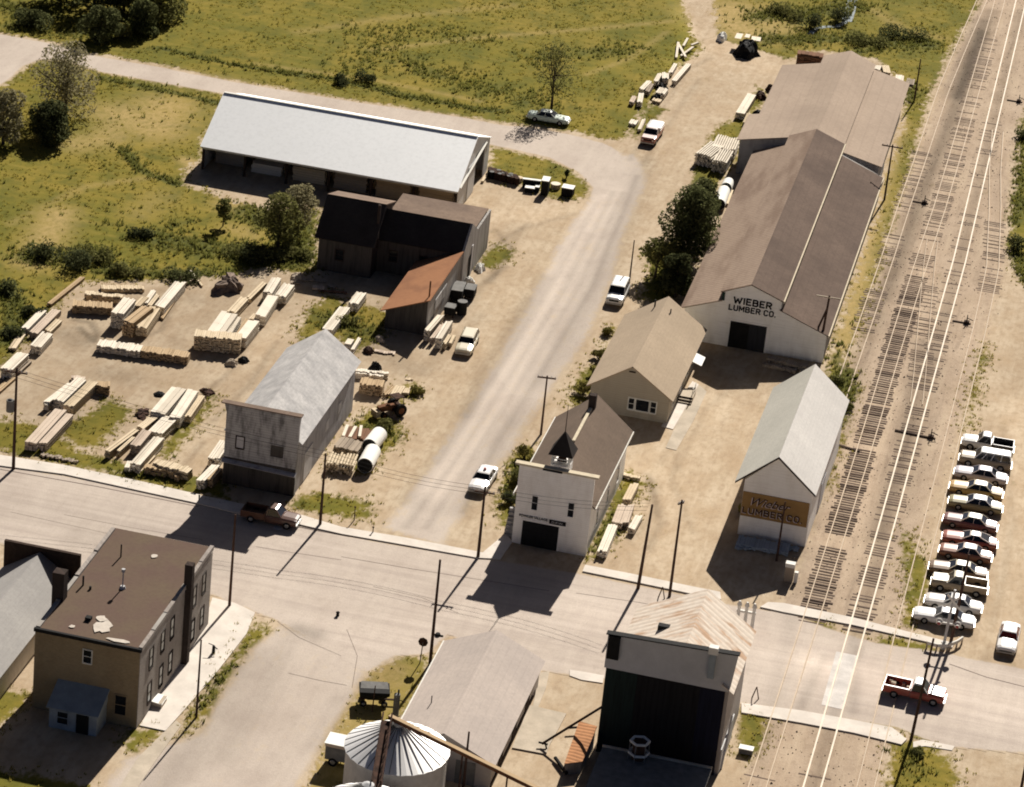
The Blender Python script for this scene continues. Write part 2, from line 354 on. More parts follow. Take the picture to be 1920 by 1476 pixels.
GRASS = [
 [(-90,-60),(1262,-60),(1300,60),(1322,95),(1265,130),(1225,190),(1195,228),(1175,262),(1130,262),(1080,248),(1000,236),(940,231),(860,217),(640,185),(430,150),(300,122),(170,100),(100,80),(0,62),(-90,45)],
 [(-90,185),(-40,170),(0,160),(20,148),(45,125),(75,113),(120,115),(190,136),(430,178),(385,262),(380,300),(350,318),(343,345),(430,375),(500,392),(560,388),(600,395),(595,480),(600,512),(560,515),(520,506),(470,505),(430,520),(350,520),(300,528),(220,528),(160,530),(130,545),(95,590),(30,660),(-20,715),(-90,780)],
 [(918,273),(960,283),(1030,300),(1082,325),(1108,350),(1104,368),(1080,374),(1040,372),(990,352),(915,335)],
 [(1325,-60),(1860,-60),(1835,10),(1795,80),(1752,160),(1728,240),(1690,225),(1700,160),(1640,112),(1540,95),(1480,112),(1430,98),(1345,72)],
 [(1700,205),(1742,180),(1720,270),(1648,500),(1612,610),(1570,730),(1545,800),(1545,690),(1660,330)],
 [(1925,195),(1990,190),(1990,620),(1930,545),(1902,515),(1888,470),(1892,400),(1902,330),(1912,235)],
 [(-60,775),(35,788),(90,800),(150,845),(250,870),(330,885),(420,900),(432,938),(370,927),(240,900),(160,880),(60,858),(0,846),(-60,838)],
 [(548,945),(565,928),(600,924),(640,930),(697,940),(690,978),(640,970),(600,965),(560,955)],
 [(945,868),(975,845),(1000,832),(1004,870),(990,930),(968,950),(958,990),(938,985),(928,950),(940,905)],
 [(1118,668),(1146,612),(1160,612),(1130,690),(1098,765),(1062,762),(1078,715)],
 [(1165,880),(1180,882),(1210,905),(1195,935),(1185,960),(1150,1010),(1130,1045),(1100,1052),(1112,1010),(1140,950)],
 [(1545,690),(1600,690),(1612,730),(1590,780),(1572,860),(1560,900),(1545,930),(1558,840),(1580,760)],
 [(465,1163),(515,1172),(518,1186),(470,1215),(436,1262),(410,1305),(392,1350),(372,1368),(340,1385),(330,1380),(345,1345),(420,1250)],
 [(-60,1290),(50,1298),(55,1325),(0,1362),(-60,1400)],
 [(-60,1436),(60,1450),(175,1470),(170,1540),(-60,1540)],
 [(235,1365),(300,1365),(305,1378),(280,1400),(245,1420),(225,1400)],
 [(1680,1385),(1742,1395),(1790,1420),(1802,1455),(1790,1540),(1655,1540),(1660,1440),(1668,1400)],
 [(1475,1155),(1560,1170),(1570,1190),(1500,1180),(1478,1170)],
 [(1642,1190),(1745,1205),(1755,1222),(1700,1222),(1645,1208)],
 [(1390,1290),(1440,1300),(1470,1310),(1440,1320),(1392,1312)],
 [(1620,1335),(1680,1345),(1740,1365),(1765,1388),(1740,1390),(1690,1370),(1625,1352)],
 [(1388,1335),(1440,1340),(1432,1400),(1405,1430),(1380,1420)],
 [(1815,760),(1828,690),(1845,640),(1850,660),(1832,740),(1815,805),(1806,812)],
 [(1695,985),(1740,1050),(1750,1100),(1725,1130),(1715,1180),(1690,1170),(1700,1090),(1690,1030)],
 [(660,1310),(690,1262),(750,1232),(815,1228),(800,1270),(770,1330),(740,1370),(640,1480),(560,1490),(610,1390)],
 [(905,470),(940,455),(965,470),(950,495),(915,505),(895,500)],
 [(610,890),(660,790),(700,765),(755,800),(750,830),(720,850),(690,890),(640,885)],
 [(560,600),(620,545),(660,575),(690,570),(740,590),(715,640),(660,660),(635,640),(610,620),(580,660),(560,640)],
 [(740,730),(772,715),(790,730),(775,750),(750,755)],
 [(1300,310),(1340,240),(1390,215),(1420,160),(1440,170),(1400,260),(1385,300),(1330,380),(1300,360)],
 [(1180,240),(1225,195),(1250,205),(1210,250),(1190,262)],
 [(1210,470),(1280,440),(1300,540),(1260,570),(1200,560),(1215,510)],
 [(90,800),(180,770),(200,740),(250,770),(190,840),(140,840)],
 [(300,840),(350,780),(400,735),(395,770),(340,840),(310,870)],
]
g = np.full(PX.shape, -9.0)
for p in GRASS: g = np.maximum(g, sdist(wpoly(p)))
g = np.maximum(g, np.maximum(np.maximum(PX-82, -112-PY), np.maximum(-100-PX, np.maximum(PY-172, -9))))   # meadow again beyond the block
ROADS = {
 'upper_road': [(-90,38),(0,64),(100,82),(170,103),(300,126),(430,152),(640,187),(860,219),(940,234),(1000,240),(1080,254),(1130,268),(1165,285),(1185,320),(1150,400),(1105,372),(1110,352),(1082,322),(1030,296),(960,280),(918,271),(640,215),(430,178),(190,135),(120,113),(75,112),(45,124),(20,148),(0,160),(-90,195)],
 'gravel_road': [(1125,300),(1190,285),(1210,310),(1215,345),(1170,450),(1150,530),(1110,620),(1060,700),(1000,780),(960,850),(900,920),(850,1000),(835,1030),(712,990),(760,930),(850,800),(900,720),(960,620),(1010,520),(1060,430),(1105,370)],
 'main_street': [(-90,848),(0,873),(180,902),(370,945),(500,972),(640,1003),(760,1025),(927,1049),(1097,1078),(1290,1118),(1400,1140),(1480,1150),(1560,1180),(1640,1205),(1760,1222),(1990,1270),(2600,1405),(2600,1545),(1990,1420),(1770,1400),(1680,1365),(1560,1345),(1390,1320),(1140,1275),(1010,1258),(840,1190),(800,1228),(740,1230),(690,1262),(520,1165),(395,1115),(300,1095),(130,1060),(0,1020),(-90,1005)],
 'side_street': [(520,1168),(700,1225),(745,1232),(690,1262),(655,1320),(600,1410),(555,1500),(175,1500),(230,1420),(330,1390),(375,1372),(420,1290),(470,1218)],
}
a = np.zeros(PX.shape); RD = {}
for k, p in ROADS.items():
    RD[k] = sdist(wpoly(p)); soft = 1.5 if k in ('gravel_road', 'side_street') else (np.where(PX > -6, np.clip((PX+6)/7, 0, 1)*2.2+.7, .7) if k == 'upper_road' else .7); a = np.maximum(a, {'upper_road': 1., 'gravel_road': .8, 'main_street': 1., 'side_street': .85}[k]*np.clip(RD[k]/soft+.35, 0, 1))
BED = [(1845,-60),(1830,10),(1770,150),(1725,270),(1650,500),(1610,640),(1575,760),(1560,860),(1530,960),(1480,1110),(1455,1135),(1560,1160),(1640,1195),(1720,1200),(1700,1150),(1745,960),(1800,800),(1845,640),(1885,500),(1892,350),(1905,240),(1990,180),(1990,-60)]
BED2 = [(1430,1335),(1560,1355),(1680,1385),(1660,1440),(1640,1540),(1370,1540),(1410,1420)]
bd = np.maximum(sdist(wpoly(BED)), sdist(wpoly(BED2))); RD['rail_bed'] = bd
# tone: stains, ruts, bare patches (negative = darker)
tone = np.zeros(PX.shape)
def dab(pts, w, v):
    global tone
    tone = tone+v*stroke(pts, w)
for pts, w, v in [
 ([(1215,300),(1180,400),(1120,540),(1040,680),(960,800),(860,960)], 1.6, -.16), ([(1130,370),(1040,520),(960,660),(880,790),(800,920)], 1.4, .12),
 ([(1160,360),(1080,520),(1000,650),(920,790),(830,930)], 1.5, .1), ([(760,940),(860,800),(960,640),(1020,520)], 1.0, -.2), ([(870,780),(900,700),(990,560)], .8, -.15),
 ([(150,615),(176,640),(182,625),(170,605),(140,600)], .5, -.35), ([(120,625),(150,640)], 2., -.2), ([(70,700),(160,690),(200,700)], 2., .08),
 ([(200,700),(230,705)], 2.2, -.22), ([(1460,640),(1500,690),(1490,705)], 2., -.2), ([(1330,610),(1420,690),(1480,700)], 4., -.14),
 ([(1215,1030),(1240,980),(1220,900)], .5, -.25), ([(1180,1010),(1230,960),(1215,890)], .5, -.2), ([(1300,760),(1250,900),(1280,1050)], 5, .12),
 ([(1130,130),(1300,110),(1350,120)], 3, .06), ([(1265,130),(1290,60),(1268,15),(1240,-20)], 1.3, .25), ([(900,420),(1000,400),(1060,390)], 3, .1),
 ([(1860,700),(1880,900),(1860,1150)], 3, -.05), ([(1910,760),(1900,1000),(1880,1200)], 2.5, .18), ([(600,1190),(740,1200),(900,1130)], 4, .07),
 ([(0,940),(200,985),(400,1030)], 4.5, -.08), ([(150,1010),(420,1065)], 2, -.1), ([(1100,1150),(1400,1200),(1560,1260)], 4, .14), ([(1600,1260),(1800,1310),(1980,1340)], 5, .2),
 ([(470,1230),(400,1350),(330,1440),(260,1510)], 2.0, -.2), ([(540,1200),(500,1300),(420,1420)], 1.2, -.12), ([(560,1180),(590,1190)], 1.2, -.35), ([(640,1310),(600,1400)], 1.2, -.1),
 ([(1660,560),(1690,480),(1730,360),(1790,220),(1840,60)], 1.2, -.2), ([(1790,180),(1815,110),(1840,40)], 1.6, -.3), ([(1655,590),(1690,640),(1640,720)], 1.0, -.1),
 ([(1730,640),(1710,720),(1690,840),(1640,1010)], .8, -.3), ([(1870,620),(1850,760),(1830,810)], 2, .08), ([(1780,590),(1760,700),(1700,960)], .9, -.1),
 ([(1530,1240),(1570,1260),(1600,1250)], 1.5, .2), ([(1545,1230),(1500,1330)], .5, -.22), ([(1610,1215),(1600,1335)], .5, -.22),
 ([(250,560),(330,540),(360,560)], 1.5, -.12), ([(500,640),(560,580),(620,540)], 1.5, .1), ([(420,700),(560,610)], 2, .08), ([(330,640),(370,680)], 1.2, -.1),
 ([(860,560),(930,470),(960,420)], 1.2, -.1), ([(790,700),(900,590)], 1., -.12), ([(700,640),(760,690)], 2.2, -.18), ([(720,1010),(600,985)], .5, -.2), ([(960,760),(1000,740)], 2, .1),
 ([(1320,90),(1400,100),(1440,130)], 2.5, .1), ([(700,1290),(740,1250)], 1.6, -.2), ([(60,700),(250,620),(420,600),(560,560)], 9, -.17), ([(60,800),(250,780),(420,720)], 6, -.12), ([(700,640),(760,560),(640,720)], 4, -.1), ([(1150,360),(1060,540),(960,700),(850,870),(760,990)], .45, -.2), ([(1168,362),(1080,545),(985,700),(880,870),(800,990)], .45, -.16), ([(1120,380),(1030,540),(930,700),(820,870)], .4, -.14), ([(1195,330),(1110,540),(1020,690),(930,830),(870,960)], .4, -.18), ([(1180,300),(1230,220),(1290,130),(1330,110)], .5, -.18), ([(1205,310),(1255,230),(1310,150)], .5, -.15), ([(1080,400),(980,430),(920,520),(860,600)], .5, -.15), ([(1240,870),(1290,760),(1350,700)], .5, -.14), ([(1270,880),(1320,770),(1380,720)], .5, -.12), ([(880,450),(930,430),(960,470),(920,530)], .4, -.22), ([(860,520),(900,480),(990,420)], .4, -.2), ([(840,590),(890,540),(950,500)], .5, -.2), ([(330,560),(300,620),(230,650)], .4, -.25), ([(480,620),(440,690),(380,740)], .4, -.2), ([(520,640),(470,720),(400,790)], .4, -.2), ([(380,830),(340,880),(300,900)], .4, -.2), ([(150,770),(110,830)], .4, -.2), ([(1300,1000),(1260,900),(1280,800)], .4, -.15), ([(1520,984),(1590,740),(1680,492),(1770,250),(1860,20)], 1.1, -.26), ([(1420,1440),(1470,1240),(1520,984)], .9, -.14), ([(1525,1476),(1663,984),(1798,492),(1915,20)], .9, -.24), ([(1600,1000),(1680,700),(1740,480)], .6, .12), ([(1560,1100),(1600,980)], .8, .1), ([(1850,800),(1840,980),(1820,1200)], .5, -.14), ([(1880,800),(1900,980),(1850,1240)], .5, -.14)]:
    dab(pts, w, v)
dry = np.zeros(PX.shape); lush = np.zeros(PX.shape)
for pts, w, v in [([(230,215),(290,240),(310,200)], 4.5, .9), ([(140,270),(200,260),(230,225)], 3., .7), ([(110,400),(90,440),(60,490)], 2.5, .9), ([(430,385),(500,395)], 2.0, .8), ([(350,300),(375,320),(430,365),(500,385),(540,390)], 1.2, 1.),
 ([(1650,360),(1620,480),(1590,600),(1565,680)], 1.4, 1.), ([(1690,230),(1670,300),(1650,370)], 1.2, .9), ([(720,1260),(680,1320),(620,1420),(580,1490)], 3.2, .85), ([(440,430),(470,440)], 2, .5), ([(1380,20),(1340,30),(1400,60)], 5, 1.),
 ([(300,128),(640,192),(920,238)], 1.6, .55), ([(700,95),(900,70),(1100,55),(1260,40)], .8, .45), ([(1250,60),(1180,110),(1100,140)], .6, .4), ([(560,60),(760,30),(960,10)], 1.2, .35), ([(480,120),(700,150),(900,190)], .7, .4), ([(20,420),(160,350),(300,330)], .8, .4), ([(1640,20),(1700,60),(1760,70)], 1.5, .4), ([(1350,20),(1420,30),(1450,50)], 4, .8), ([(260,400),(300,370)], 2.5, .3)]:
    dry = np.maximum(dry, v*stroke(pts, w))
for pts, w, v in [([(640,152),(700,165),(760,180),(900,205),(940,208)], .9, 1.), ([(300,90),(430,120),(560,140),(640,150)], .8, .9), ([(190,146),(300,168),(420,196)], 1.0, .75), ([(670,60),(900,70)], 3, .25), ([(0,10),(80,30),(40,50)], 2.4, .7), ([(150,60),(230,60),(300,20)], 3, .8),
 ([(230,280),(265,320),(330,345)], .9, 1.), ([(200,420),(300,430),(360,415)], 1., .5), ([(60,480),(180,480)], 2.6, .9), ([(300,450),(420,470),(540,490)], 3.5, .75), ([(480,400),(560,430),(560,490)], 3.5, .8), ([(0,540),(30,560),(20,640),(60,600)], 1.6, .8), ([(200,505),(300,515),(390,515)], 2., .8),
 ([(1430,30),(1500,30),(1600,10)], 3., .8), ([(1440,75),(1560,70),(1700,85),(1740,80)], 2.6, .75), ([(1580,110),(1640,90)], 2, .5), ([(1700,190),(1710,160)], 1.5, .7), ([(1560,650),(1590,700),(1575,780)], 1.8, .6), ([(1000,110),(1180,90)], 2.5, .4), ([(760,120),(1000,190)], 3.5, .45), ([(660,130),(760,60)], 3, .35),
 ([(1910,240),(1905,420)], 1.4, .7), ([(1905,480),(1930,540)], 1.4, .8), ([(350,900),(230,885)], 1.4, .6), ([(945,930),(975,870)], 1.2, .5), ([(1120,1030),(1160,960)], 1.2, .5), ([(620,600),(690,620)], 2.2, .6), ([(1230,490),(1250,540)], 2, .5), ([(690,800),(740,820)], 1.5, .55), ([(1695,1410),(1720,1440)], 1.2, .4), ([(1660,1345),(1720,1370)], .9, .6), ([(360,1340),(430,1250)], .9, .5), ([(310,520),(480,510)], 1.6, .5)]:
    lush = np.maximum(lush, v*stroke(pts, w))
def grid_obj(name, sel=None, dz=0.0):
    """sheet made of the grid cells whose corners are all in `sel`"""
    ii = np.arange((NXG)*(NYG)).reshape(NYG, NXG)
    q = np.stack([ii[:-1, :-1], ii[:-1, 1:], ii[1:, 1:], ii[1:, :-1]], -1).reshape(-1, 4)
    if sel is not None: q = q[sel[q].all(1)]
    used, inv = np.unique(q, return_inverse=True); q = inv.reshape(-1, 4)
    me = bpy.data.meshes.new(name); nv, nf = len(used), len(q)
    me.vertices.add(nv); me.loops.add(nf*4); me.polygons.add(nf)
    co = np.zeros((nv, 3), np.float32); co[:, 0] = PX[used]; co[:, 1] = PY[used]; co[:, 2] = dz
    me.vertices.foreach_set('co', co.ravel()); me.loops.foreach_set('vertex_index', q.ravel().astype(np.int32))
    me.polygons.foreach_set('loop_start', np.arange(0, nf*4, 4, dtype=np.int32)); me.polygons.foreach_set('loop_total', np.full(nf, 4, np.int32))
    me.update(calc_edges=True)
    for nm, arr in (('grass', g), ('road', a), ('bed', bd), ('tone', tone), ('dry', dry), ('lush', lush), ('street', np.clip(RD['main_street']*.5, 0, 1))):
        at = me.attributes.new(nm, 'FLOAT', 'POINT'); at.data.foreach_set('value', arr[used].astype(np.float32))
    me.materials.append(M['ground']); o = bpy.data.objects.new(name, me); COL.objects.link(o); return o
def ground_material():
    t = NT('ground_surfaces'); p = t.pos(); A = t.attr
    n1 = t.noise(t.map(p, (.045, .045, .045)), 1, 6, .6); n2 = t.noise(t.map(p, (.35, .2, .3)), 1, 6, .65); n3 = t.noise(t.map(p, (1.6, .9, 1)), 1, 5, .65); n4 = t.noise(t.map(p, (7, 4, 1)), 1, 3, .7)
    rut = t.noise(t.map(p, (1.1, .07, 1), (0, 0, .06)), 1, 5, .6)
    n5 = t.noise(t.map(p, (.13, .08, .1)), 1, 5, .6); trk = t.noise(t.map(p, (1.5, .1, 1), (0, 0, -.12)), 1, 5, .65)
    dirt = t.mix(t.mr(n1, .35, .65), (.49, .39, .275), (.42, .335, .235))
    dirt = t.mix(t.mr(n5, .5, .68, 0, .6), dirt, (.385, .295, .2)); dirt = t.mix(t.mr(n5, .48, .3, 0, .6), dirt, (.53, .445, .335))
    dirt = t.mix(t.mr(n2, .42, .68, 0, .65), dirt, (.37, .265, .165)); dirt = t.mix(t.mr(n2, .5, .28, 0, .5), dirt, (.56, .46, .335))
    dirt = t.mix(t.mr(trk, .52, .72, 0, .4), dirt, (.33, .24, .155)); dirt = t.mix(t.mr(trk, .45, .28, 0, .4), dirt, (.57, .47, .35))
    dirt = t.mix(t.mr(n3, .46, .7, 0, .6), dirt, (.29, .21, .135)); dirt = t.mix(t.mr(n4, .56, .74, 0, .5), dirt, (.62, .53, .41))
    road = t.mix(t.mr(n1, .35, .65), (.5, .43, .37), (.44, .375, .32)); road = t.mix(t.mr(rut, .35, .65, 0, .6), road, (.53, .46, .39))
    road = t.mix(t.mr(n5, .48, .7, 0, .45), road, (.35, .285, .24)); road = t.mix(t.mr(n2, .5, .75, 0, .4), road, (.34, .28, .235)); road = t.mix(t.mr(n3, .52, .8, 0, .35), road, (.3, .245, .205)); road = t.mix(t.mr(n4, .56, .76, 0, .35), road, (.52, .46, .39))
    rm = t.mr(t.math('ADD', A('road'), t.math('ADD', t.mr(n3, .25, .75, -.25, .25), t.mr(n2, .25, .75, -.3, .3))), .2, .8, 0, 1, True)
    ln = t.noise(t.map(p, (.05, .9, 1), (0, 0, .02)), 1, 5, .6); st = A('street')
    road = t.mix(t.math('MULTIPLY', st, t.mr(ln, .5, .7, 0, .55)), road, (.36, .3, .265)); road = t.mix(t.math('MULTIPLY', st, t.mr(ln, .48, .3, 0, .5)), road, (.56, .485, .425)); road = t.mix(t.mr(n4, .66, .76, 0, .5), road, (.2, .165, .145))
    base = t.mix(rm, dirt, road)
    bed = t.mix(t.mr(n2, .35, .65), (.46, .36, .265), (.37, .28, .2)); bed = t.mix(t.mr(n5, .48, .68, 0, .5), bed, (.31, .235, .17)); bed = t.mix(t.mr(n3, .5, .72, 0, .5), bed, (.24, .175, .125)); bed = t.mix(t.mr(rut, .5, .72, 0, .6), bed, (.5, .4, .285)); bed = t.mix(t.mr(rut, .45, .28, 0, .6), bed, (.22, .165, .12))
    bed = t.mix(t.mr(n4, .55, .72, 0, .7), bed, (.55, .46, .36)); bed = t.mix(t.mr(n4, .47, .3, 0, .45), bed, (.17, .13, .098))
    bm = t.mr(t.math('ADD', A('bed'), t.mr(n3, .2, .8, -1.2, 1.2)), -.5, .8, 0, 1, True)
    bm = t.math('MULTIPLY', bm, t.math('SUBTRACT', 1.0, rm))
    base = t.mix(bm, base, bed)
    fx = t.noise(t.map(p, (.1, .75, 1), (0, 0, .12)), 1, 5, .6)
    gr = t.mix(t.mr(n1, .38, .62), (0.169, 0.144, 0.021), (0.228, 0.175, 0.032)); gr = t.mix(t.mr(n5, .45, .62, 0, .75), gr, (0.127, 0.122, 0.020)); gr = t.mix(t.mr(n5, .46, .3, 0, .5), gr, (0.262, 0.193, 0.044)); gr = t.mix(t.mr(fx, .5, .7, 0, .5), gr, (0.110, 0.109, 0.020)); gr = t.mix(t.mr(fx, .46, .3, 0, .45), gr, (0.279, 0.210, 0.052))
    gr = t.mix(t.mr(n2, .48, .68, 0, .75), gr, (0.081, 0.088, 0.017)); gr = t.mix(t.mr(n3, .55, .72, 0, .5), gr, (0.064, 0.070, 0.015)); gr = t.mix(t.mr(n4, .55, .75, 0, .3), gr, (0.253, 0.210, 0.052))
    gr = t.mix(t.math('MULTIPLY', A('dry'), t.mr(n3, .25, .6, .3, 1)), gr, (.39, .285, .12))
    lu = t.mix(t.mr(n3, .4, .65), (.055, .062, .016), (.125, .125, .03))
    gr = t.mix(t.mr(t.math('ADD', A('lush'), t.mr(n2, .25, .75, -.3, .35)), .25, .8, 0, .9, True), gr, lu)
    gm = t.mr(t.math('ADD', A('grass'), t.math('ADD', t.mr(n3, .2, .8, -1.3, 1.3), t.mr(n2, .2, .8, -.9, .9))), -.4, .8, 0, 1, True)
    gm = t.math('MULTIPLY', gm, t.math('SUBTRACT', 1.0, t.math('MULTIPLY', rm, t.mr(A('grass'), 1.5, 3, 1, 0))))
    # thin weeds scattered over the bare yard
    wm = t.math('MULTIPLY', t.mr(n2, .6, .72, 0, .55, True), t.math('MULTIPLY', t.mr(n3, .45, .65), t.math('SUBTRACT', 1.0, rm)))
    base = t.mix(wm, base, (.2, .175, .07))
    base = t.mix(gm, base, gr)
    k = t.math('ADD', 1.0, A('tone')); k = t.math('MULTIPLY', k, t.mr(n4, .3, .75, 1.07, .9))
    base = t.mix(1.0, base, t.N('CombineXYZ', i0=k, i1=k, i2=k).outputs[0], 'MULTIPLY')
    h = t.math('ADD', t.math('MULTIPLY', n3, t.mr(gm, 0, 1, .25, 1)), t.math('MULTIPLY', n4, .35))
    return t.done(base, .95, h, .45, .14)
M['ground'] = ground_material()
tag(grid_obj('ground'), kind='structure')
for k, dz, thr in (('rail_bed', .004, -.3), ('upper_road', .004, -.3), ('gravel_road', .008, -.6), ('side_street', .012, -.6), ('main_street', .016, -.3)):
    tag(grid_obj(k, RD[k] > thr, dz), kind='structure')
far = MB(); far.poly([(-900,-700,-.06),(900,-700,-.06),(900,1500,-.06),(-900,1500,-.06)])
far_m = flat('far_meadow', (.125, .115, .024), .95, .3, .1); tag(far.build('terrain', far_m), kind='structure')
def slab_px(pts, h, mat, name='pavement', kind='structure', z=0.0):
    m = MB(); w = wpoly(pts); m.prism(w, 0.0, h, 'z'); o = m.build(name, mat); 
    return tag(o, kind=kind) if kind else o
C1, C2 = M['concrete'], M['concrete2']
slab_px([(-60,842),(0,855),(120,874),(280,908),(376,930),(372,946),(280,926),(120,891),(0,875),(-60,864)], .13, C1)
slab_px([(372,930),(470,950),(560,966),(640,990),(760,1010),(905,1038),(948,1002),(960,1018),(938,1050),(896,1048),(760,1024),(640,1003),(560,985),(470,970),(372,946)], .13, C1)
slab_px([(1097,1061),(1180,1077),(1290,1100),(1350,1112),(1352,1126),(1290,1114),(1180,1091),(1092,1073)], .13, C1)
slab_px([(1440,1131),(1470,1133),(1600,1160),(1700,1186),(1790,1208),(1785,1216),(1700,1197),(1600,1174),(1470,1150),(1425,1140)], .13, C1)
slab_px([(1390,1320),(1500,1334),(1600,1352),(1672,1366),(1700,1388),(1690,1398),(1600,1376),(1500,1357),(1390,1338)], .13, C1)
slab_px([(1712,1392),(1730,1388),(1790,1400),(1785,1408),(1735,1400),(1712,1402)], .06, C1)
slab_px([(398,1122),(440,1132),(478,1150),(462,1190),(400,1270),(330,1350),(310,1372),(262,1362),(300,1300),(340,1240),(380,1180)], .1, C1)
slab_px([(305,1376),(330,1352),(340,1360),(290,1430),(250,1490),(215,1490),(260,1420)], .06, C2)
slab_px([(1012,1262),(1030,1260),(1024,1290),(1008,1330),(998,1330),(1006,1290)], .06, C2)
slab_px([(1068,1257),(1100,1262),(1132,1268),(1130,1282),(1090,1276),(1068,1268)], .08, C1)
slab_px([(992,1324),(1062,1340),(1030,1400),(1024,1416),(960,1404)], .12, C2)
slab_px([(1248,840),(1268,845),(1300,790),(1325,735),(1310,722),(1285,760)], .05, C2)
slab_px([(1240,800),(1262,806),(1310,722),(1298,716)], .08, C1)
slab_px([(1568,1222),(1607,1230),(1581,1331),(1540,1322)], .03, flat('crossing_concrete', (.64, .6, .56), .9, .2, .6), 'crossing_panel')
# dark street lines: tar seams and cracks, with kerb shadow drawn as strips
def dark_line(pts, w, z=.021):
    m = MB(); W = [G(*p, z) for p in pts]
    for p, q in zip(W[:-1], W[1:]):
        d = (q-p); n = Vector((-d.y, d.x, 0)).normalized()*w/2; m.poly([p-n, q-n, q+n, p+n])
    return m
dark_lines = MB()
for pts, w in [([(640,1044),(780,1068),(907,1088),(1030,1108)], .09), ([(1080,1112),(1200,1130),(1290,1147)], .09), ([(480,1025),(560,1038),(640,1050)], .08), ([(0,880),(180,912),(372,950)], .16), ([(560,988),(600,996),(655,1006)], .22), ([(520,1165),(560,1195),(640,1230)], .05), ([(540,1262),(600,1276),(650,1285)], .06), ([(1780,1245),(1850,1270),(1930,1290)], .14), ([(120,965),(250,990),(380,1012)], .06), ([(20,960),(200,1000),(330,1022)], .05), ([(700,1100),(790,1120),(860,1150)], .05), ([(650,1180),(670,1230),(660,1290)], .05)]:
    m = dark_line(pts, w); dark_lines.add(m.v, m.f)
tag(dark_lines.build('road_seams_and_shadow', flat('dark_seam_and_shadow', (.2, .16, .14), .95, .25, .3)), kind='structure')
# ---- loose ballast stones along the tracks (uncountable)
rs = np.random.default_rng(11); pr = np.clip(bd+1, 0, 1)*np.clip(1-a*2, 0, 1)*((PY > -75) & (PY < 175)); pr = pr/pr.sum(); ix = rs.choice(len(PX), 3200, p=pr); V = []; F = []
for i in range(3200):
    x, y = PX[ix[i]]+rs.uniform(-.2,.2), PY[ix[i]]+rs.uniform(-.2,.2); r_ = rs.uniform(.04,.1)*(1.7 if rs.random() < .04 else 1); an = rs.uniform(0, 2); k = len(V)
    V += [(x+r_*math.cos(an+2.09*j), y+r_*math.sin(an+2.09*j), 0) for j in range(3)]+[(x, y, r_*1.1)]; F += [(k,k+1,k+3),(k+1,k+2,k+3),(k+2,k,k+3)]
me = bpy.data.meshes.new('ballast_stones'); me.from_pydata(V, [], F); me.materials.append(lumber('pale_ballast', (.62,.55,.47), (.34,.27,.21), (.45,.38,.31))); o = bpy.data.objects.new('ballast_stones', me); COL.objects.link(o)
tag(o, 'loose pale and dark ballast stones strewn between the rails', 'ballast stones', kind='stuff')
# ---- rough grass and weeds standing on the meadow (uncountable)
def tufts(name, n, score, h0, h1, wd0, mat, seed):
    r = np.random.default_rng(seed); pr = np.clip(score, 0, None); pr = pr/pr.sum()
    idx = r.choice(len(PX), n, p=pr); B = 5; N_ = n*B
    x = np.repeat(PX[idx]+r.uniform(-.3, .3, n), B)+r.uniform(-.18, .18, N_); y = np.repeat(PY[idx]+r.uniform(-.3, .3, n), B)+r.uniform(-.18, .18, N_)
    H = np.repeat(r.uniform(h0, h1, n), B)*r.uniform(.6, 1, N_); an = r.uniform(0, math.pi, N_); w = wd0*r.uniform(.5, 1.2, N_); lx = r.uniform(-.5, .5, N_)*H; ly = r.uniform(-.5, .5, N_)*H
    V = np.zeros((N_, 3, 3), np.float32)
    V[:, 0, 0] = x-np.cos(an)*w; V[:, 0, 1] = y-np.sin(an)*w; V[:, 1, 0] = x+np.cos(an)*w; V[:, 1, 1] = y+np.sin(an)*w; V[:, 2, 0] = x+lx; V[:, 2, 1] = y+ly; V[:, 2, 2] = H
    me = bpy.data.meshes.new(name); me.vertices.add(N_*3); me.loops.add(N_*3); me.polygons.add(N_); me.vertices.foreach_set('co', V.ravel()); me.loops.foreach_set('vertex_index', np.arange(N_*3, dtype=np.int32))
    me.polygons.foreach_set('loop_start', np.arange(0, N_*3, 3, dtype=np.int32)); me.polygons.foreach_set('loop_total', np.full(N_, 3, np.int32)); me.update(calc_edges=True)
    me.materials.append(mat); o = bpy.data.objects.new(name, me); COL.objects.link(o)
    return tag(o, kind='stuff')
gg = np.clip(g+.2, 0, 1)*(1-np.clip(a*1.5, 0, 1)); patch = .5+.5*np.sin(PX*.31+2*np.sin(PY*.17))*np.sin(PY*.23+2*np.sin(PX*.13))
vis = (np.abs(PX) < 100)
tag(tufts('grass', 26000, gg*(.3+patch**2)*vis*(1-.8*dry), .12, .34, .07, M['grass_tuft'], 3), 'short olive meadow grass covering the fields and verges', 'grass')
tag(tufts('weeds', 8500, np.clip(g+.5, 0, 1)*(lush*1.6+.03*patch)*(1-np.clip(a, 0, 1)), .25, .65, .09, M['weed_tuft'], 5), 'dark rank weeds along ditches and yard edges', 'weeds')
tag(tufts('yard_weeds', 4500, np.clip(1.2-np.abs(g+.4), 0, 1)*(1-np.clip(a*2, 0, 1))*(PY < 60), .12, .34, .06, M['grass_tuft'], 9), 'sparse yellowish weeds fringing the bare dirt yard', 'weeds')
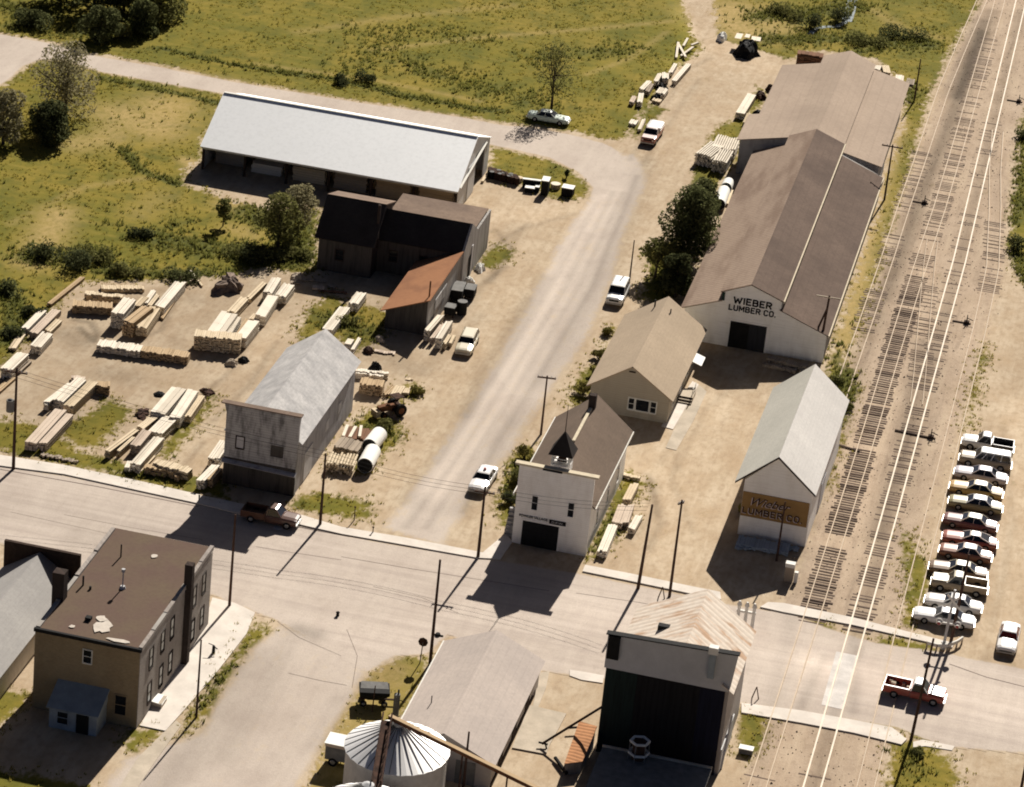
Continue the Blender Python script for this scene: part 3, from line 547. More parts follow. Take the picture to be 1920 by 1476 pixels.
# ------------------------------------------------------------------ buildings
def window(parent, off, cx, y, z0, z1, w, axis='y', face=-1, frame=None, muntin=True, glass=None, fw=.09):
    """window (frame > pane) on a wall plane; axis 'y': wall at y facing -y, axis 'x': wall at x facing +x"""
    f = MB(off); g_ = MB(off)
    def bx(mb, a0, a1, b0, b1, d0, d1):
        if axis == 'y': mb.box(a0, a1, y-d1, y-d0, b0, b1)
        else: mb.box(y+d0, y+d1, a0, a1, b0, b1)
    bx(f, cx-w/2-fw, cx-w/2, z0-fw, z1+fw, -.02, .07); bx(f, cx+w/2, cx+w/2+fw, z0-fw, z1+fw, -.02, .07)
    bx(f, cx-w/2, cx+w/2, z1, z1+fw, -.02, .07); bx(f, cx-w/2-.04, cx+w/2+.04, z0-fw-.03, z0, -.02, .1)
    if muntin: bx(f, cx-w/2, cx+w/2, (z0+z1)/2-.03, (z0+z1)/2+.03, -.01, .045)
    o = f.build('window', frame or M['trim'], parent)
    bx(g_, cx-w/2, cx+w/2, z0, z1, -.015, .022); g_.build('pane', glass or M['glass'], o); return o
def gable_roof(mb, xl, zl, xr_, zr, xm, zm, y0, y1, t=.14):
    mb.slab((xl,y0,zl),(xm,y0,zm),(xm,y1,zm),(xl,y1,zl),t); mb.slab((xr_,y0,zr),(xr_,y1,zr),(xm,y1,zm),(xm,y0,zm),t)

# ---- open-fronted pole barn
off = (-33.5, 54, 0)
t = thing('pole_barn', off, 'long open-fronted pole barn with white metal roof beside the upper road', 'barn')
X0, X1, YF, YR, YB = -49.3, -17.75, 45.9, 53.7, 61.5
m = MB(off); m.slab((X0-.15,45.2,3.12),(X1+.15,45.2,3.12),(X1+.15,YR,7.2),(X0-.15,YR,7.2),.1); m.slab((X0-.15,62.0,4.25),(X0-.15,YR,7.2),(X1+.15,YR,7.2),(X1+.15,62.0,4.25),.1); rf = m.build('roof', M['white_metal'], t)
m = MB(off); m.box(X0-.1,X1+.1,YR-.14,YR+.3,7.15,7.215); m.build('ridge_cap', M['trim'], rf)
m = MB(off); m.box(X0,X1,YB-.1,YB,0,4.35); m.build('back_wall', M['metal_wall'], t)
gm = [(YF,0),(YB-.1,0),(YB-.1,4.3),(YR,7.05),(YF,3.2)]
m = MB(off); m.prism(gm, X0, X0+.12, 'x'); m.build('end_wall', M['metal_wall'], t)
m = MB(off); m.prism([(YF,0),(54.0,0),(54.0,6.0),(YR,6.95),(YF,3.2)], X1-.12, X1, 'x'); m.prism([(59.2,0),(YB-.1,0),(YB-.1,4.3),(59.2,5.15)], X1-.12, X1, 'x'); m.prism([(54.0,4.6),(59.2,4.6),(59.2,5.15),(54.0,6.9)], X1-.12, X1, 'x'); m.build('end_wall', M['metal_wall'], t)
m = MB(off); m.slab((X1+.02,46.2,3.3),(X1+.28,46.2,3.24),(X1+.28,58.9,4.7),(X1+.02,58.9,4.76),.1); m.build('door_track', M['trim'], t)
m = MB(off); m.box(X1+.03,X1+.1,50.6,53.9,.1,4.2); m.build('sliding_door', M['metal_wall'], t)
m = MB(off); m.box(X0,X1,45.3,45.42,2.85,3.12); m.build('fascia', M['trim'], t)
for i in range(7):
    x = X0+.1+(X1-X0-.25)*i/6; m = MB(off); m.box(x-.13,x+.13,YF-.1,YF+.16,0,3.1); m.build('post', M['dark_wood'], t)
for i in range(6):
    x = X0+.1+(X1-X0-.25)*(i+.5)/6; m = MB(off); m.box(x-.1,x+.1,YR-.1,YR+.1,0,6.9); m.build('post', M['dark_wood'], t)

# ---- old dark-roofed warehouse with rusty lean-to
off = (-20, 30, 0)
t = thing('old_warehouse', off, 'old grey wooden warehouse with brown roofs, front slopes coloured as shade, and a rust-red lean-to', 'warehouse')
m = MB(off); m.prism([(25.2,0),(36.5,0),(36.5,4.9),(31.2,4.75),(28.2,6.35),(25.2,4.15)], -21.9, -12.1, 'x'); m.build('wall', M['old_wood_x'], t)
m = MB(off); m.prism([(25.0,0),(37.4,0),(37.6,4.75),(31.3,4.7),(28.2,6.5),(25.0,4.3)], -12.1, -11.85, 'x'); m.build('gable_wall', M['old_wood'], t)
m = MB(off); m.slab((-22.3,24.7,4.05),(-12.1,24.7,4.05),(-12.1,28.2,6.5),(-22.3,28.2,6.5),.13); m.build('front_roof', M['black_roof'], t)
m = MB(off); m.slab((-22.3,28.2,6.5),(-12.1,28.2,6.5),(-12.1,31.2,4.9),(-22.3,31.2,4.9),.13); m.slab((-22.3,31.2,4.9),(-12.1,31.2,4.9),(-12.1,37.2,5.0),(-22.3,37.2,5.0),.13); m.build('back_roof', M['old_roof'], t)
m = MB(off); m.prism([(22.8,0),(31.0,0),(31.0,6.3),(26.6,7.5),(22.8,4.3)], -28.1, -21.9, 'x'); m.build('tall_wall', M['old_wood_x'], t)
m = MB(off); m.slab((-28.5,22.3,3.95),(-21.6,22.3,3.95),(-21.6,26.6,7.65),(-28.5,26.6,7.65),.13); m.build('front_roof', M['black_roof'], t)
m = MB(off); m.slab((-28.5,26.6,7.65),(-21.6,26.6,7.65),(-21.6,31.2,6.35),(-28.5,31.2,6.35),.13); m.build('back_roof', M['old_roof'], t)
m = MB(off); m.box(-22.05,-21.75,24.6,24.9,3.0,8.2); m.build('flue', M['brick_dark'], t)
for cx in (-25.6, -20.0, -16.5): window(t, off, cx, 22.8 if cx < -22 else 25.2, 1.6, 2.8, .9, frame=M['dark_wood'])
m = MB(off); m.box(-11.87,-11.8,27.6,28.7,0,2.6); m.build('door', M['void'], t)
m = MB(off); m.box(-11.84,-11.76,28.8,29.3,0,3.6); m.build('door_trim', M['pale_door'], t)
# lean-to
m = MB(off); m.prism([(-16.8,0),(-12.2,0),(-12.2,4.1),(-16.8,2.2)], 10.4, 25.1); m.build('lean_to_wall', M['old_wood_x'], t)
m = MB(off); m.slab((-17.3,10.0,2.15),(-11.95,10.0,4.35),(-11.95,25.1,4.35),(-17.3,25.1,2.15),.1); m.build('lean_to_roof', M['rust_sheet'], t)
m = MB(off); m.box(-12.2,-12.05,10.4,25.0,0,4.05); m.build('lean_to_side', M['old_wood'], t)
m = MB(off); m.box(-12.02,-11.94,13.0,18.0,2.0,3.2); m.build('side_hatch', M['grey_side'], t)
m = MB(off); m.cyl((-12.35,11.4,3.8),(-12.35,11.4,6.0),.09,.09,8); m.build('stovepipe', M['rust'], t)

# ---- long lumber shed (turned about a degree)
off = (20.92, 22.2, 0)
t = thing('lumber_shed', off, 'very long brown-roofed lumber shed with white lettered gable beside the railway', 'lumber shed', rz=math.radians(.75))
m = MB(); m.prism([(-7.0,0),(8.85,0),(8.85,3.3),(3.5,5.35),(3.5,6.45),(0,7.72),(-3.0,6.4),(-3.0,5.3),(-7.0,3.75)], 0, .3); m.build('front_wall', M['white_wall'], t)
m = MB(); m.prism([(-6.95,0),(8.8,0),(8.8,3.25),(3.45,5.25),(3.45,6.4),(0,7.6),(-2.95,6.3),(-2.95,5.25),(-6.95,3.65)], .3, 52.0); m.build('side_wall', M['old_wood'], t)
m = MB(); m.slab((-7.4,-.25,3.68),(-2.95,-.25,5.42),(-2.95,52.3,5.42),(-7.4,52.3,3.68),.1); m.build('left_roof', M['rust_ribs'], t)
m = MB(); m.slab((-3.25,-.3,6.42),(0,-.3,7.85),(0,52.3,7.85),(-3.25,52.3,6.42),.12); m.build('left_upper_roof', M['rust_ribs'], t)
m = MB(); m.slab((0,-.3,7.86),(3.75,-.3,6.5),(3.75,52.3,6.5),(0,52.3,7.86),.12); m.build('right_upper_roof', M['dark_roof'], t)
m = MB(); m.slab((3.45,-.25,5.45),(9.1,-.25,3.38),(9.1,51.2,3.38),(3.45,51.2,5.45),.1); m.build('right_roof', M['dark_roof'], t)
m = MB(); m.box(3.72,3.86,-.3,52.3,6.28,6.53); m.build('eave_board', M['cream_trim'], t)
m = MB(); m.box(9.06,9.2,-.25,51.2,3.16,3.4); m.build('gutter', M['cream_trim'], t)
m = MB(); m.box(3.5,3.56,.3,52.2,5.35,6.4); m.build('clerestory_wall', M['old_wood'], t)
m = MB(); m.prism([(-3.05,5.35),(-2.75,5.35),(-2.75,6.3),(-3.05,6.3)], -.12, -.02); m.build('corner_board', M['green_paint'], t)
m = MB(); m.slab((-8.0,-.28,3.42),(-2.9,-.28,5.42),(-2.9,-.1,5.42),(-8.0,-.1,3.42),.02); m.build('verge', M['cream_trim'], t)
m = MB(); m.box(-1.75,2.3,-.03,.02,0,3.12); dv = m.build('doorway', M['void'], t)
m = MB(); m.box(.35,2.28,-.08,-.04,0,3.08); m.build('door_leaf', M['door'], dv)
m = MB(); m.box(-1.95,-1.75,-.08,.0,0,3.3); m.box(2.3,2.5,-.08,.0,0,3.3); m.box(-1.75,2.3,-.08,.0,3.12,3.3); m.build('door_trim', M['white_wall'], t)
painted('sign_lettering', 'WIEBER', (4.3, .84), (.37, -.05, 5.62), M['lettering'], t, .215, .34)
painted('sign_lettering', 'LUMBER CO.', (5.25, .72), (.44, -.05, 4.7), M['lettering'], t, .2, .36)
# rear, lower half of the shed
m = MB(); m.prism([(-9.3,0),(8.2,0),(8.2,4.0),(3.3,5.1),(3.3,5.75),(0.1,7.0),(-3.3,5.75),(-9.3,4.45)], 53.3, 62.8); m.build('rear_wall', M['grey_side2'], t)
m = MB(); m.prism([(-8.1,0),(8.0,0),(8.0,3.95),(3.3,5.05),(3.3,5.7),(0.1,6.9),(-3.3,5.65),(-8.1,4.5)], 62.8, 82.6); m.build('rear_side_wall', M['old_wood'], t)
m = MB(); m.slab((-9.7,53.0,4.5),(-3.2,53.0,5.95),(-3.2,62.9,5.95),(-9.7,62.9,4.5),.1); m.slab((-8.4,62.9,4.79),(-3.2,62.9,5.95),(-3.2,83.2,5.95),(-8.4,83.2,4.79),.1); m.build('rear_left_roof', M['mid_roof'], t)
m = MB(); gable_roof(m, -3.4, 5.95, 3.6, 5.85, .1, 7.25, 52.8, 86.3, .1); m.build('rear_upper_roof', M['mid_roof'], t)
m = MB(); m.slab((3.35,52.9,5.25),(8.6,52.9,4.1),(8.4,86.2,4.1),(3.35,86.2,5.25),.1); m.build('rear_right_roof', M['mid_roof'], t)
m = MB(); m.box(3.3,3.4,53,86,5.2,5.8); m.build('clerestory_wall', M['old_wood'], t)

# ---- lumber office
off = (12.45, 9.4, 0)
t = thing('lumber_office', off, 'tan gabled office house with triple front window between hall and long shed', 'office house')
m = MB(off); m.prism([(8.3,0),(16.65,0),(16.65,2.85),(12.45,5.6),(8.3,2.9)], -.3, 18.9); m.build('wall', M['tan_side'], t)
m = MB(off); gable_roof(m, 7.85, 2.78, 17.1, 2.75, 12.45, 5.86, -.6, 19.3, .14); rf = m.build('roof', M['tan_roof'], t)
m = MB(off); m.cyl((11.3,17.6,5.0),(11.3,17.6,5.9),.09,.09,8); m.cyl((13.3,16.2,5.0),(13.3,16.2,5.75),.07,.07,8); m.build('roof_vent', M['black'], rf)
for cx, w in ((12.72, .55), (13.9, 1.35), (15.05, .55)): window(t, off, cx, -.3, .95, 2.15, w, muntin=(w < 1), fw=.12)
m = MB(off); m.box(12.1,12.8,-.36,-.3,5.05,5.2); m.build('louvre', M['dark_wood'], t)
m = MB(off); m.box(16.65,16.72,6.2,7.2,.3,2.5); m.build('side_door', M['pale_door'], t)
for yy in (2.5, 10.5, 14.5): window(t, off, yy, 16.65, 1.0, 2.1, 1.0, 'x')
m = MB(off); m.box(16.7,18.2,6.0,8.0,0,.55); m.box(16.7,18.2,5.6,6.0,0,.38); m.box(16.7,18.2,5.2,5.6,0,.2); st = m.build('stoop', M['concrete2'], t)
m = MB(off); 
for k in range(3): m.box(16.72,18.22,5.19+.4*k,5.215+.4*k,.03,.16+.18*k)
m.build('step_riser', M['dark_wood'], st)
m = MB(off); m.cyl((18.1,6.1,.5),(18.1,6.1,1.5),.04); m.cyl((18.1,7.9,.5),(18.1,7.9,1.5),.04); m.cyl((18.1,6.1,1.5),(18.1,7.9,1.5),.04); m.build('railing', M['trim'], t)
m = MB(off); m.slab((16.7,10.6,2.75),(18.1,10.6,2.3),(18.1,13.0,2.3),(16.7,13.0,2.75),.06); m.build('awning', M['tarp'], t)

# ---- village fire hall with belfry
off = (11.35, -24, 0)
t = thing('village_hall', off, 'white false-fronted village hall with black garage door and small belfry', 'village hall')
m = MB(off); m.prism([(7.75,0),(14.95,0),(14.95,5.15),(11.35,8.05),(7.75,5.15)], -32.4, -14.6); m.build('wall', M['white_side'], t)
m = MB(off); m.prism([(7.7,0),(15.0,0),(15.0,8.35),(7.7,8.35)], -32.75, -32.4); m.build('false_front', M['white_side'], t)
m = MB(off); m.box(7.3,15.4,-32.95,-32.3,8.35,8.55); m.build('cornice', M['cream_trim'], t)
m = MB(off); gable_roof(m, 7.35, 5.0, 15.35, 5.0, 11.35, 8.28, -32.35, -14.1, .14); rf = m.build('roof', M['hall_roof'], t)
m = MB(off); m.box(11.2,11.5,-25.5,-17.6,8.24,8.36); m.build('ridge_cap', M['cream_trim'], rf)
m = MB(off); m.box(15.3,15.42,-32.35,-14.1,4.78,5.02); m.box(7.28,7.4,-32.35,-14.1,4.78,5.02); m.build('eave_board', M['trim'], t)
m = MB(off); m.box(11.0,11.7,-17.2,-16.5,7.7,9.5); m.build('chimney', M['brick_dark'], t)
m = MB(off); m.box(8.6,12.15,-32.78,-32.72,0,2.6); gd = m.build('garage_door', M['garage'], t)
m = MB(off); m.box(8.45,8.6,-32.82,-32.74,0,2.75); m.box(12.15,12.3,-32.82,-32.74,0,2.75); m.box(8.6,12.15,-32.82,-32.74,2.6,2.75); m.build('door_trim', M['white_side'], t)
for cx in (9.55, 13.08): window(t, off, cx, -32.75, 3.9, 5.35, .55, frame=M['white_side'])
text('sign_lettering', 'FOWLER VILLAGE', (2.78, .27), (9.58-off[0], -32.8-off[1], 3.07), (math.pi/2, 0, 0), M['lettering'], t, spacing=1.0, bold=.012, depth=.015)
m = MB(off); m.box(11.15,12.76,-32.86,-32.76,2.8,3.2); sg = m.build('sign_plaque', M['lettering'], t)
tx = text('sign_lettering', 'D.P.W.', (1.15, .22), (11.97-off[0], -32.875-off[1], 3.0), (math.pi/2, 0, 0), M['pale_door'], sg, depth=.012)
# belfry
m = MB(off); m.box(10.45,12.25,-31.6,-29.8,7.5,8.45); bf = m.build('belfry', M['white_side'], t)
for x, y in ((10.45,-31.6),(12.05,-31.6),(10.45,-30.0),(12.05,-30.0)): m = MB(off); m.box(x,x+.2,y,y+.2,8.45,9.5); m.build('corner_post', M['trim'], bf)
m = MB(off); m.box(10.45,12.25,-31.6,-29.8,9.38,9.5); m.build('lintel', M['trim'], bf)
for k in range(2):
    m = MB(off); z = 8.72+.28*k; m.box(10.65,12.05,-31.58,-31.5,z,z+.09); m.build('railing', M['trim'], bf); m = MB(off); m.box(12.15,12.23,-31.4,-30.0,z,z+.09); m.build('railing', M['trim'], bf)
m = MB(off); m.cyl((11.35,-30.7,8.5),(11.35,-30.7,8.75),.5,.42,14); m.cyl((11.35,-30.7,8.75),(11.35,-30.7,9.25),.42,.2,14); m.build('bell', M['rust_dark'], bf)
m = MB(off); m.box(10.0,11.9,-32.97,-32.9,8.28,8.5); m.build('belfry_shadow_strip', M['black'], t)  # black strip painted in for the belfry's shadow on the cornice
m = MB(off); ap = (11.35,-30.7,11.7); b_ = [(10.15,-31.9,9.5),(12.55,-31.9,9.5),(12.55,-29.5,9.5),(10.15,-29.5,9.5)]
m.add(b_+[ap], [(0,1,4),(1,2,4),(2,3,4),(3,0,4),(3,2,1,0)]); m.build('spire', M['black_roof'], t)
m = MB(off); m.cyl((11.35,-30.7,11.5),(11.35,-30.7,14.4),.05,.03,6); m.build('spire_rod', M['dark_wood'], t)
for yy in (-28.5, -23.5, -18.5): window(t, off, yy, 14.95, 1.4, 2.9, .8, 'x', frame=M['white_side'])
m = MB(off); 
for k in range(7): m.box(6.7,7.68,-31.9+.3*k,-31.6+.3*k,0,.3+.32*k)
m.build('outside_stair', M['grey_side'], t)

# ---- grey weathered false-front store
off = (-17.85, -21.5, 0)
t = thing('weathered_store', off, 'grey weathered false-front building with pale shingle roof between street and stacks', 'old store')
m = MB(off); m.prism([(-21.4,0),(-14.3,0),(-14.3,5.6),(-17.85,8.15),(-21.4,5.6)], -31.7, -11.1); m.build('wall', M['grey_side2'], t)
m = MB(off); m.prism([(-21.5,0),(-14.2,0),(-14.2,7.6),(-14.1,8.6),(-21.75,8.6),(-21.5,7.6)], -32.15, -31.7); m.build('false_front', M['grey_side'], t)
m = MB(off); m.box(-22.0,-13.95,-32.4,-31.65,8.6,8.72); m.build('cornice', M['old_roof'], t)
m = MB(off); gable_roof(m, -21.8, 5.45, -13.85, 5.45, -17.85, 8.36, -31.65, -10.7, .14); m.build('roof', M['grey_shingle'], t)
window(t, off, -19.95, -32.15, 4.1, 5.3, .75, frame=M['dark_wood'], glass=M['pale_door'], muntin=False)
window(t, off, -16.2, -32.15, 3.9, 5.1, 1.3, frame=M['grey_side'], glass=M['old_wood_x'], muntin=False)
m = MB(off); m.box(-20.6,-18.6,-32.22,-32.14,.1,2.6); m.build('boarded_door', M['old_wood_x'], t)
m = MB(off); m.box(-14.3,-14.22,-29.0,-26.2,.2,3.2); m.build('sliding_door', M['pale_door'], t)
for yy in (-21.5, -17.0): m = MB(off); m.box(-14.3,-14.25,yy,yy+1.0,2.2,3.3); m.build('patch_board', M['pale_door'], t)
m = MB(off); m.box(-21.47,-14.23,-32.2,-32.14,.02,2.9); m.build('dark_lower_boards', M['old_wood_x'], t)  # darker board layer across the lower facade
m = MB(off); m.slab((-21.6,-32.7,2.55),(-14.1,-32.7,2.35),(-14.1,-32.1,2.6),(-21.6,-32.1,2.8),.06); m.build('awning_remnant', M['grey_side2'], t)

# ---- white sign shed by the tracks
off = (31.0, -11, 0)
t = thing('sign_shed', off, 'white gabled shed with ochre painted sign band standing beside the tracks', 'shed')
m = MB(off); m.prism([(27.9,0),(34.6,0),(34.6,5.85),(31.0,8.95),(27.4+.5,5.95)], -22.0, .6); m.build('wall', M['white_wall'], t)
m = MB(off); m.slab((27.0,-22.4,5.75),(30.9,-22.4,9.2),(30.95,.9,9.2),(27.0,.9,5.75),.13); m.build('left_roof', M['pale_green'], t)
m = MB(off); m.slab((30.9,-22.4,9.21),(34.95,-22.4,5.85),(34.95,.9,5.85),(30.95,.9,9.21),.13); m.build('right_roof', M['pale_roof'], t)
m = MB(off); m.prism([(27.0,5.55),(27.05,5.75),(30.9,9.15),(34.9,5.85),(34.95,5.65),(30.9,8.98)], -22.46, -22.4); m.build('bargeboard', M['dark_wood'], t)
m = MB(off); m.box(27.92,34.45,-22.07,-22.0,2.1,4.72); sg = m.build('signboard', M['signboard'], t)
sx, sy = 31.05-off[0], -22.1-off[1]
text('sign_lettering', 'Wieber', (3.85, .84), (30.72-off[0], sy, 3.8), (math.pi/2, 0, 0), M['letter_pale'], sg, shear=.45, depth=.015, spacing=1.02, bold=.012)
text('sign_lettering', 'Wieber', (3.8, .82), (30.8-off[0], sy-.02, 3.88), (math.pi/2, 0, 0), M['letter_brown'], sg, shear=.45, depth=.012, spacing=1.02, bold=.0)
painted('sign_lettering', 'LUMBER CO.', (5.9, .68), (30.95-off[0], sy, 2.72), M['letter_pale'], sg, .16, .38)
painted('sign_lettering', 'LUMBER CO.', (5.9, .68), (31.02-off[0], sy-.03, 2.8), M['letter_brown'], sg, .165, .38)
m = MB(off); m.box(34.6,34.68,-14,-11,.1,3.1); m.build('side_door', M['pale_door'], t)

# ---- two-storey brick building
off = (-18.9, -69, 0)
t = thing('brick_building', off, 'two-storey tan brick building with flat tar roof and two dark chimneys', 'brick building')
bx0, bx1, by0, by1 = -23.3, -14.05, -78.75, -59.4
m = MB(off); m.prism([(bx0,0),(bx1,0),(bx1,7.4),(bx0,7.4)], by0, by1); m.build('wall', M['brick'], t)
m = MB(off); m.box(bx1,bx1+.06,by0+.02,by1,0,7.4); m.build('side_wall', M['brick_side'], t)
m = MB(off); m.slab((bx0,by0,7.55),(bx1,by0,7.6),(bx1,by1,7.85),(bx0,by1,7.85),.2); rf = m.build('roof', M['tar_roof'], t)
m = MB(off); m.box(bx0-.1,bx1+.12,by0-.1,by0+.16,7.4,7.72); m.build('front_coping', M['black'], t)
m = MB(off)
for k in range(6):
    y0 = by0+.2+k*(by1-by0-.2)/6; m.box(bx1-.2,bx1+.14,y0,y0+(by1-by0-.2)/6-.01,7.38+.05*k,7.78+.05*k)
m.build('parapet', M['brick_side'], t)
m = MB(off)
for k in range(4): m.box(bx0-.06,bx0+.3,by0+.3+k*4.7,by0+4.9+k*4.7,7.4+.08*k,7.75+.1*k)
m.build('parapet', M['brick_side'], t)
m = MB(off); m.box(bx0-.5,bx0+.55,-73.6,-72.6,0,10.3); m.build('chimney', M['brick_dark'], t)
m = MB(off); m.box(bx1-.1,bx1+.6,-67.1,-66.4,0,9.9); m.build('chimney', M['brick_dark'], t)
window(t, off, -18.6, by0, 5.4, 6.6, .7, frame=M['trim']); window(t, off, -15.5, by0, 1.1, 2.9, .95, frame=M['brick'])
for zz in ((4.4, 6.3), (1.0, 2.9)):
    for yy in (-75.8, -72.8, -70.3, -64.2, -61.6): window(t, off, yy, bx1+.06, zz[0], zz[1], .85, 'x', frame=M['brick_dark'], fw=.1)
m = MB(off); m.box(-20.9,-16.7,-81.2,by0,0,2.05); m.build('porch', M['blue_metal'], t)
m = MB(off); m.slab((-21.1,-81.5,2.05),(-16.5,-81.5,2.05),(-16.5,by0,3.3),(-21.1,by0,3.3),.1); m.build('porch_roof', M['blue_metal'], t)
m = MB(off); m.prism([(-81.2,2.0),(by0,2.0),(by0,3.2)], -16.75, -16.65, 'x'); m.build('porch_side', M['blue_metal'], t)
window(t, off, -19.7, -81.2, .6, 1.7, .9, frame=M['blue_metal']); m = MB(off); m.box(-18.5,-17.4,-81.26,-81.18,0,1.95); m.build('porch_door', M['black'], t)
m = MB(off); m.cyl((-18.9,-69.4,7.7),(-18.9,-69.4,9.4),.06,.06,8); m.cyl((-18.9,-69.4,9.3),(-18.9,-69.4,9.6),.17,.17,8); m.cyl((-18.9,-69.4,7.7),(-18.9,-69.4,7.95),.3,.2,8); m.build('vent_pipe', M['galv'], t)
m = MB(off); m.cyl((-20.9,-64.2,7.8),(-20.9,-64.2,9.0),.07,.07,6); m.build('vent_pipe', M['black'], t)
m = MB(off); m.cyl((-22.2,-70.2,7.7),(-22.2,-70.2,8.6),.09,.09,6); m.cyl((-21.4,-70.6,7.7),(-21.4,-70.6,7.95),.12,.12,6); m.build('vent_pipe', M['black'], t)
m = MB(off); m.box(-20.0,-19.5,-75.8,-75.3,7.5,7.9); m.build('roof_hatch', M['black'], rf)
r = random.Random(4)
def blotch(cx, cy, z, sx, sy, n, seed):
    q = random.Random(seed); return [(cx+sx*math.cos(2*math.pi*i/n)*q.uniform(.55, 1), cy+sy*math.sin(2*math.pi*i/n)*q.uniform(.55, 1), z) for i in range(n)]
PT = flat('pale_roof_coating', (.58, .52, .45), .9, .15, 2)
for a_ in ((-18.2, -76.3, 7.68, .95, 1.4, 12, 1), (-18.8, -75.0, 7.69, .6, .6, 9, 2), (-20.6, -77.2, 7.66, .35, .35, 8, 3), (-16.2, -78.0, 7.67, 1.2, .35, 10, 5), (-18.2, -63.0, 7.86, .4, .5, 9, 8)): m = MB(off); m.poly(blotch(*a_)); m.build('roof_patch', PT, rf)

# ---- white house with a false front, left edge
off = (-29.3, -73, 0)
t = thing('gabled_store', off, 'grey-roofed white store with false front coloured as shaded beside the brick building', 'store')
m = MB(off); m.prism([(-32.4,0),(-26.3,0),(-26.3,2.9),(-29.35,4.8),(-32.4,2.9)], -86.0, -61.4); m.build('wall', M['white_side'], t)
m = MB(off); gable_roof(m, -32.9, 2.75, -25.9, 2.75, -29.35, 5.05, -86.3, -61.4, .14); m.build('roof', M['house_roof'], t)
m = MB(off); m.box(-32.75,-25.6,-61.4,-61.05,0,5.5); m.build('false_front', M['dark_wood'], t)  # dark material puts the shade on the parapet's back into its colour

# ---- low grey-pink warehouse
off = (12, -68, 0)
t = thing('feed_warehouse', off, 'low warehouse with pinkish grey roof between side street and grain mill', 'warehouse')
m = MB(off); m.prism([(7.75,0),(16.25,0),(16.25,2.6),(12,4.4),(7.75,2.6)], -76.7, -58.6); m.build('wall', M['mill_side'], t)
m = MB(off); gable_roof(m, 7.35, 2.5, 16.6, 2.5, 12.0, 4.62, -77.0, -58.2, .12); rf = m.build('roof', M['ware_roof'], t)
m = MB(off); m.box(7.28,7.4,-77.0,-58.2,2.34,2.54); m.build('eave_board', M['trim'], t)
m = MB(off); m.cyl((9.35,-70.6,3.2),(9.35,-70.6,4.1),.05,.05,6); m.build('roof_vent', M['black'], rf)
m = MB(off); m.box(16.25,16.35,-76.6,-60,.0,.5); m.build('plinth', M['dark_wood'], t)
for yy in (-74, -69, -64): m = MB(off); m.box(16.25,16.33,yy,yy+1.4,.5,2.2); m.build('side_hatch', M['dark_wood'], t)
m = MB(off); m.box(9.2,10.2,-76.78,-76.7,.9,2.2); m.build('front_hatch', M['grey_steel'], t)
m = MB(off); m.box(13.2,14.9,-76.78,-76.7,0,2.2); m.build('front_door', M['grey_steel'], t)

# ---- tall feed mill
off = (29, -61.5, 0)
t = thing('feed_mill', off, 'tall dark feed mill with rusty streaked roof and grey metal upper band', 'grain mill')
m = MB(off); m.prism([(23.6,0),(33.9,0),(33.9,8.3),(29.3,11.3),(23.9,8.3)], -67.0, -56.4); m.build('wall', M['mill_side'], t)
m = MB(off); m.box(26.1,31.5,-67.25,-67.0,0,8.3); m.build('front_wall', M['mill_dark'], t)
m = MB(off); m.box(23.35,26.1,-67.27,-67.0,0,8.3); m.build('front_bay', M['mill_green'], t)
m = MB(off); m.box(31.5,33.6,-67.26,-67.0,0,8.3); m.build('front_bay', M['mill_navy'], t)
m = MB(off); m.prism([(23.2,8.3),(33.95,8.3),(34.3,11.95),(23.2,11.55)], -67.4, -66.95); m.build('parapet', M['mill_band'], t)
m = MB(off); m.slab((23.05,-67.5,11.6),(34.4,-67.5,12.02),(34.4,-66.85,12.02),(23.05,-66.85,11.6),.1); m.build('coping', M['black'], t)
m = MB(off); gable_roof(m, 23.8, 8.5, 34.4, 8.35, 29.75, 11.55, -66.95, -56.1, .12); m.slab((33.35,-67.75,8.35+.75),(34.4,-67.75,8.37),(34.4,-66.95,8.37),(33.35,-66.95,8.35+.75),.1); rf = m.build('roof', M['mill_roof'], t)
m = MB(off); m.box(26.6,27.9,-62.3,-61.7,9.95,10.45); m.build('roof_hatch', M['black'], rf)
m = MB(off); m.box(31.8,32.6,-67.75,-67.1,11.7,12.35); m.build('vent_hood', M['white_paint'], t)
m = MB(off); m.box(31.95,32.5,-67.7,-67.41,9.4,11.75); m.build('duct', M['blue_metal'], t)
m = MB(off); m.box(23.3,24.3,-67.6,-67.2,9.3,11.5); m.build('corner_patch', M['black'], t)
m = MB(off); m.box(33.9,34.0,-66.9,-60.5,.1,2.4); m.build('side_panel', M['galv'], t)
m = MB(off); m.cyl((34.05,-66.0,0),(34.05,-63.0,3.6),.09,.09,6); m.build('downpipe', M['white_paint'], t)
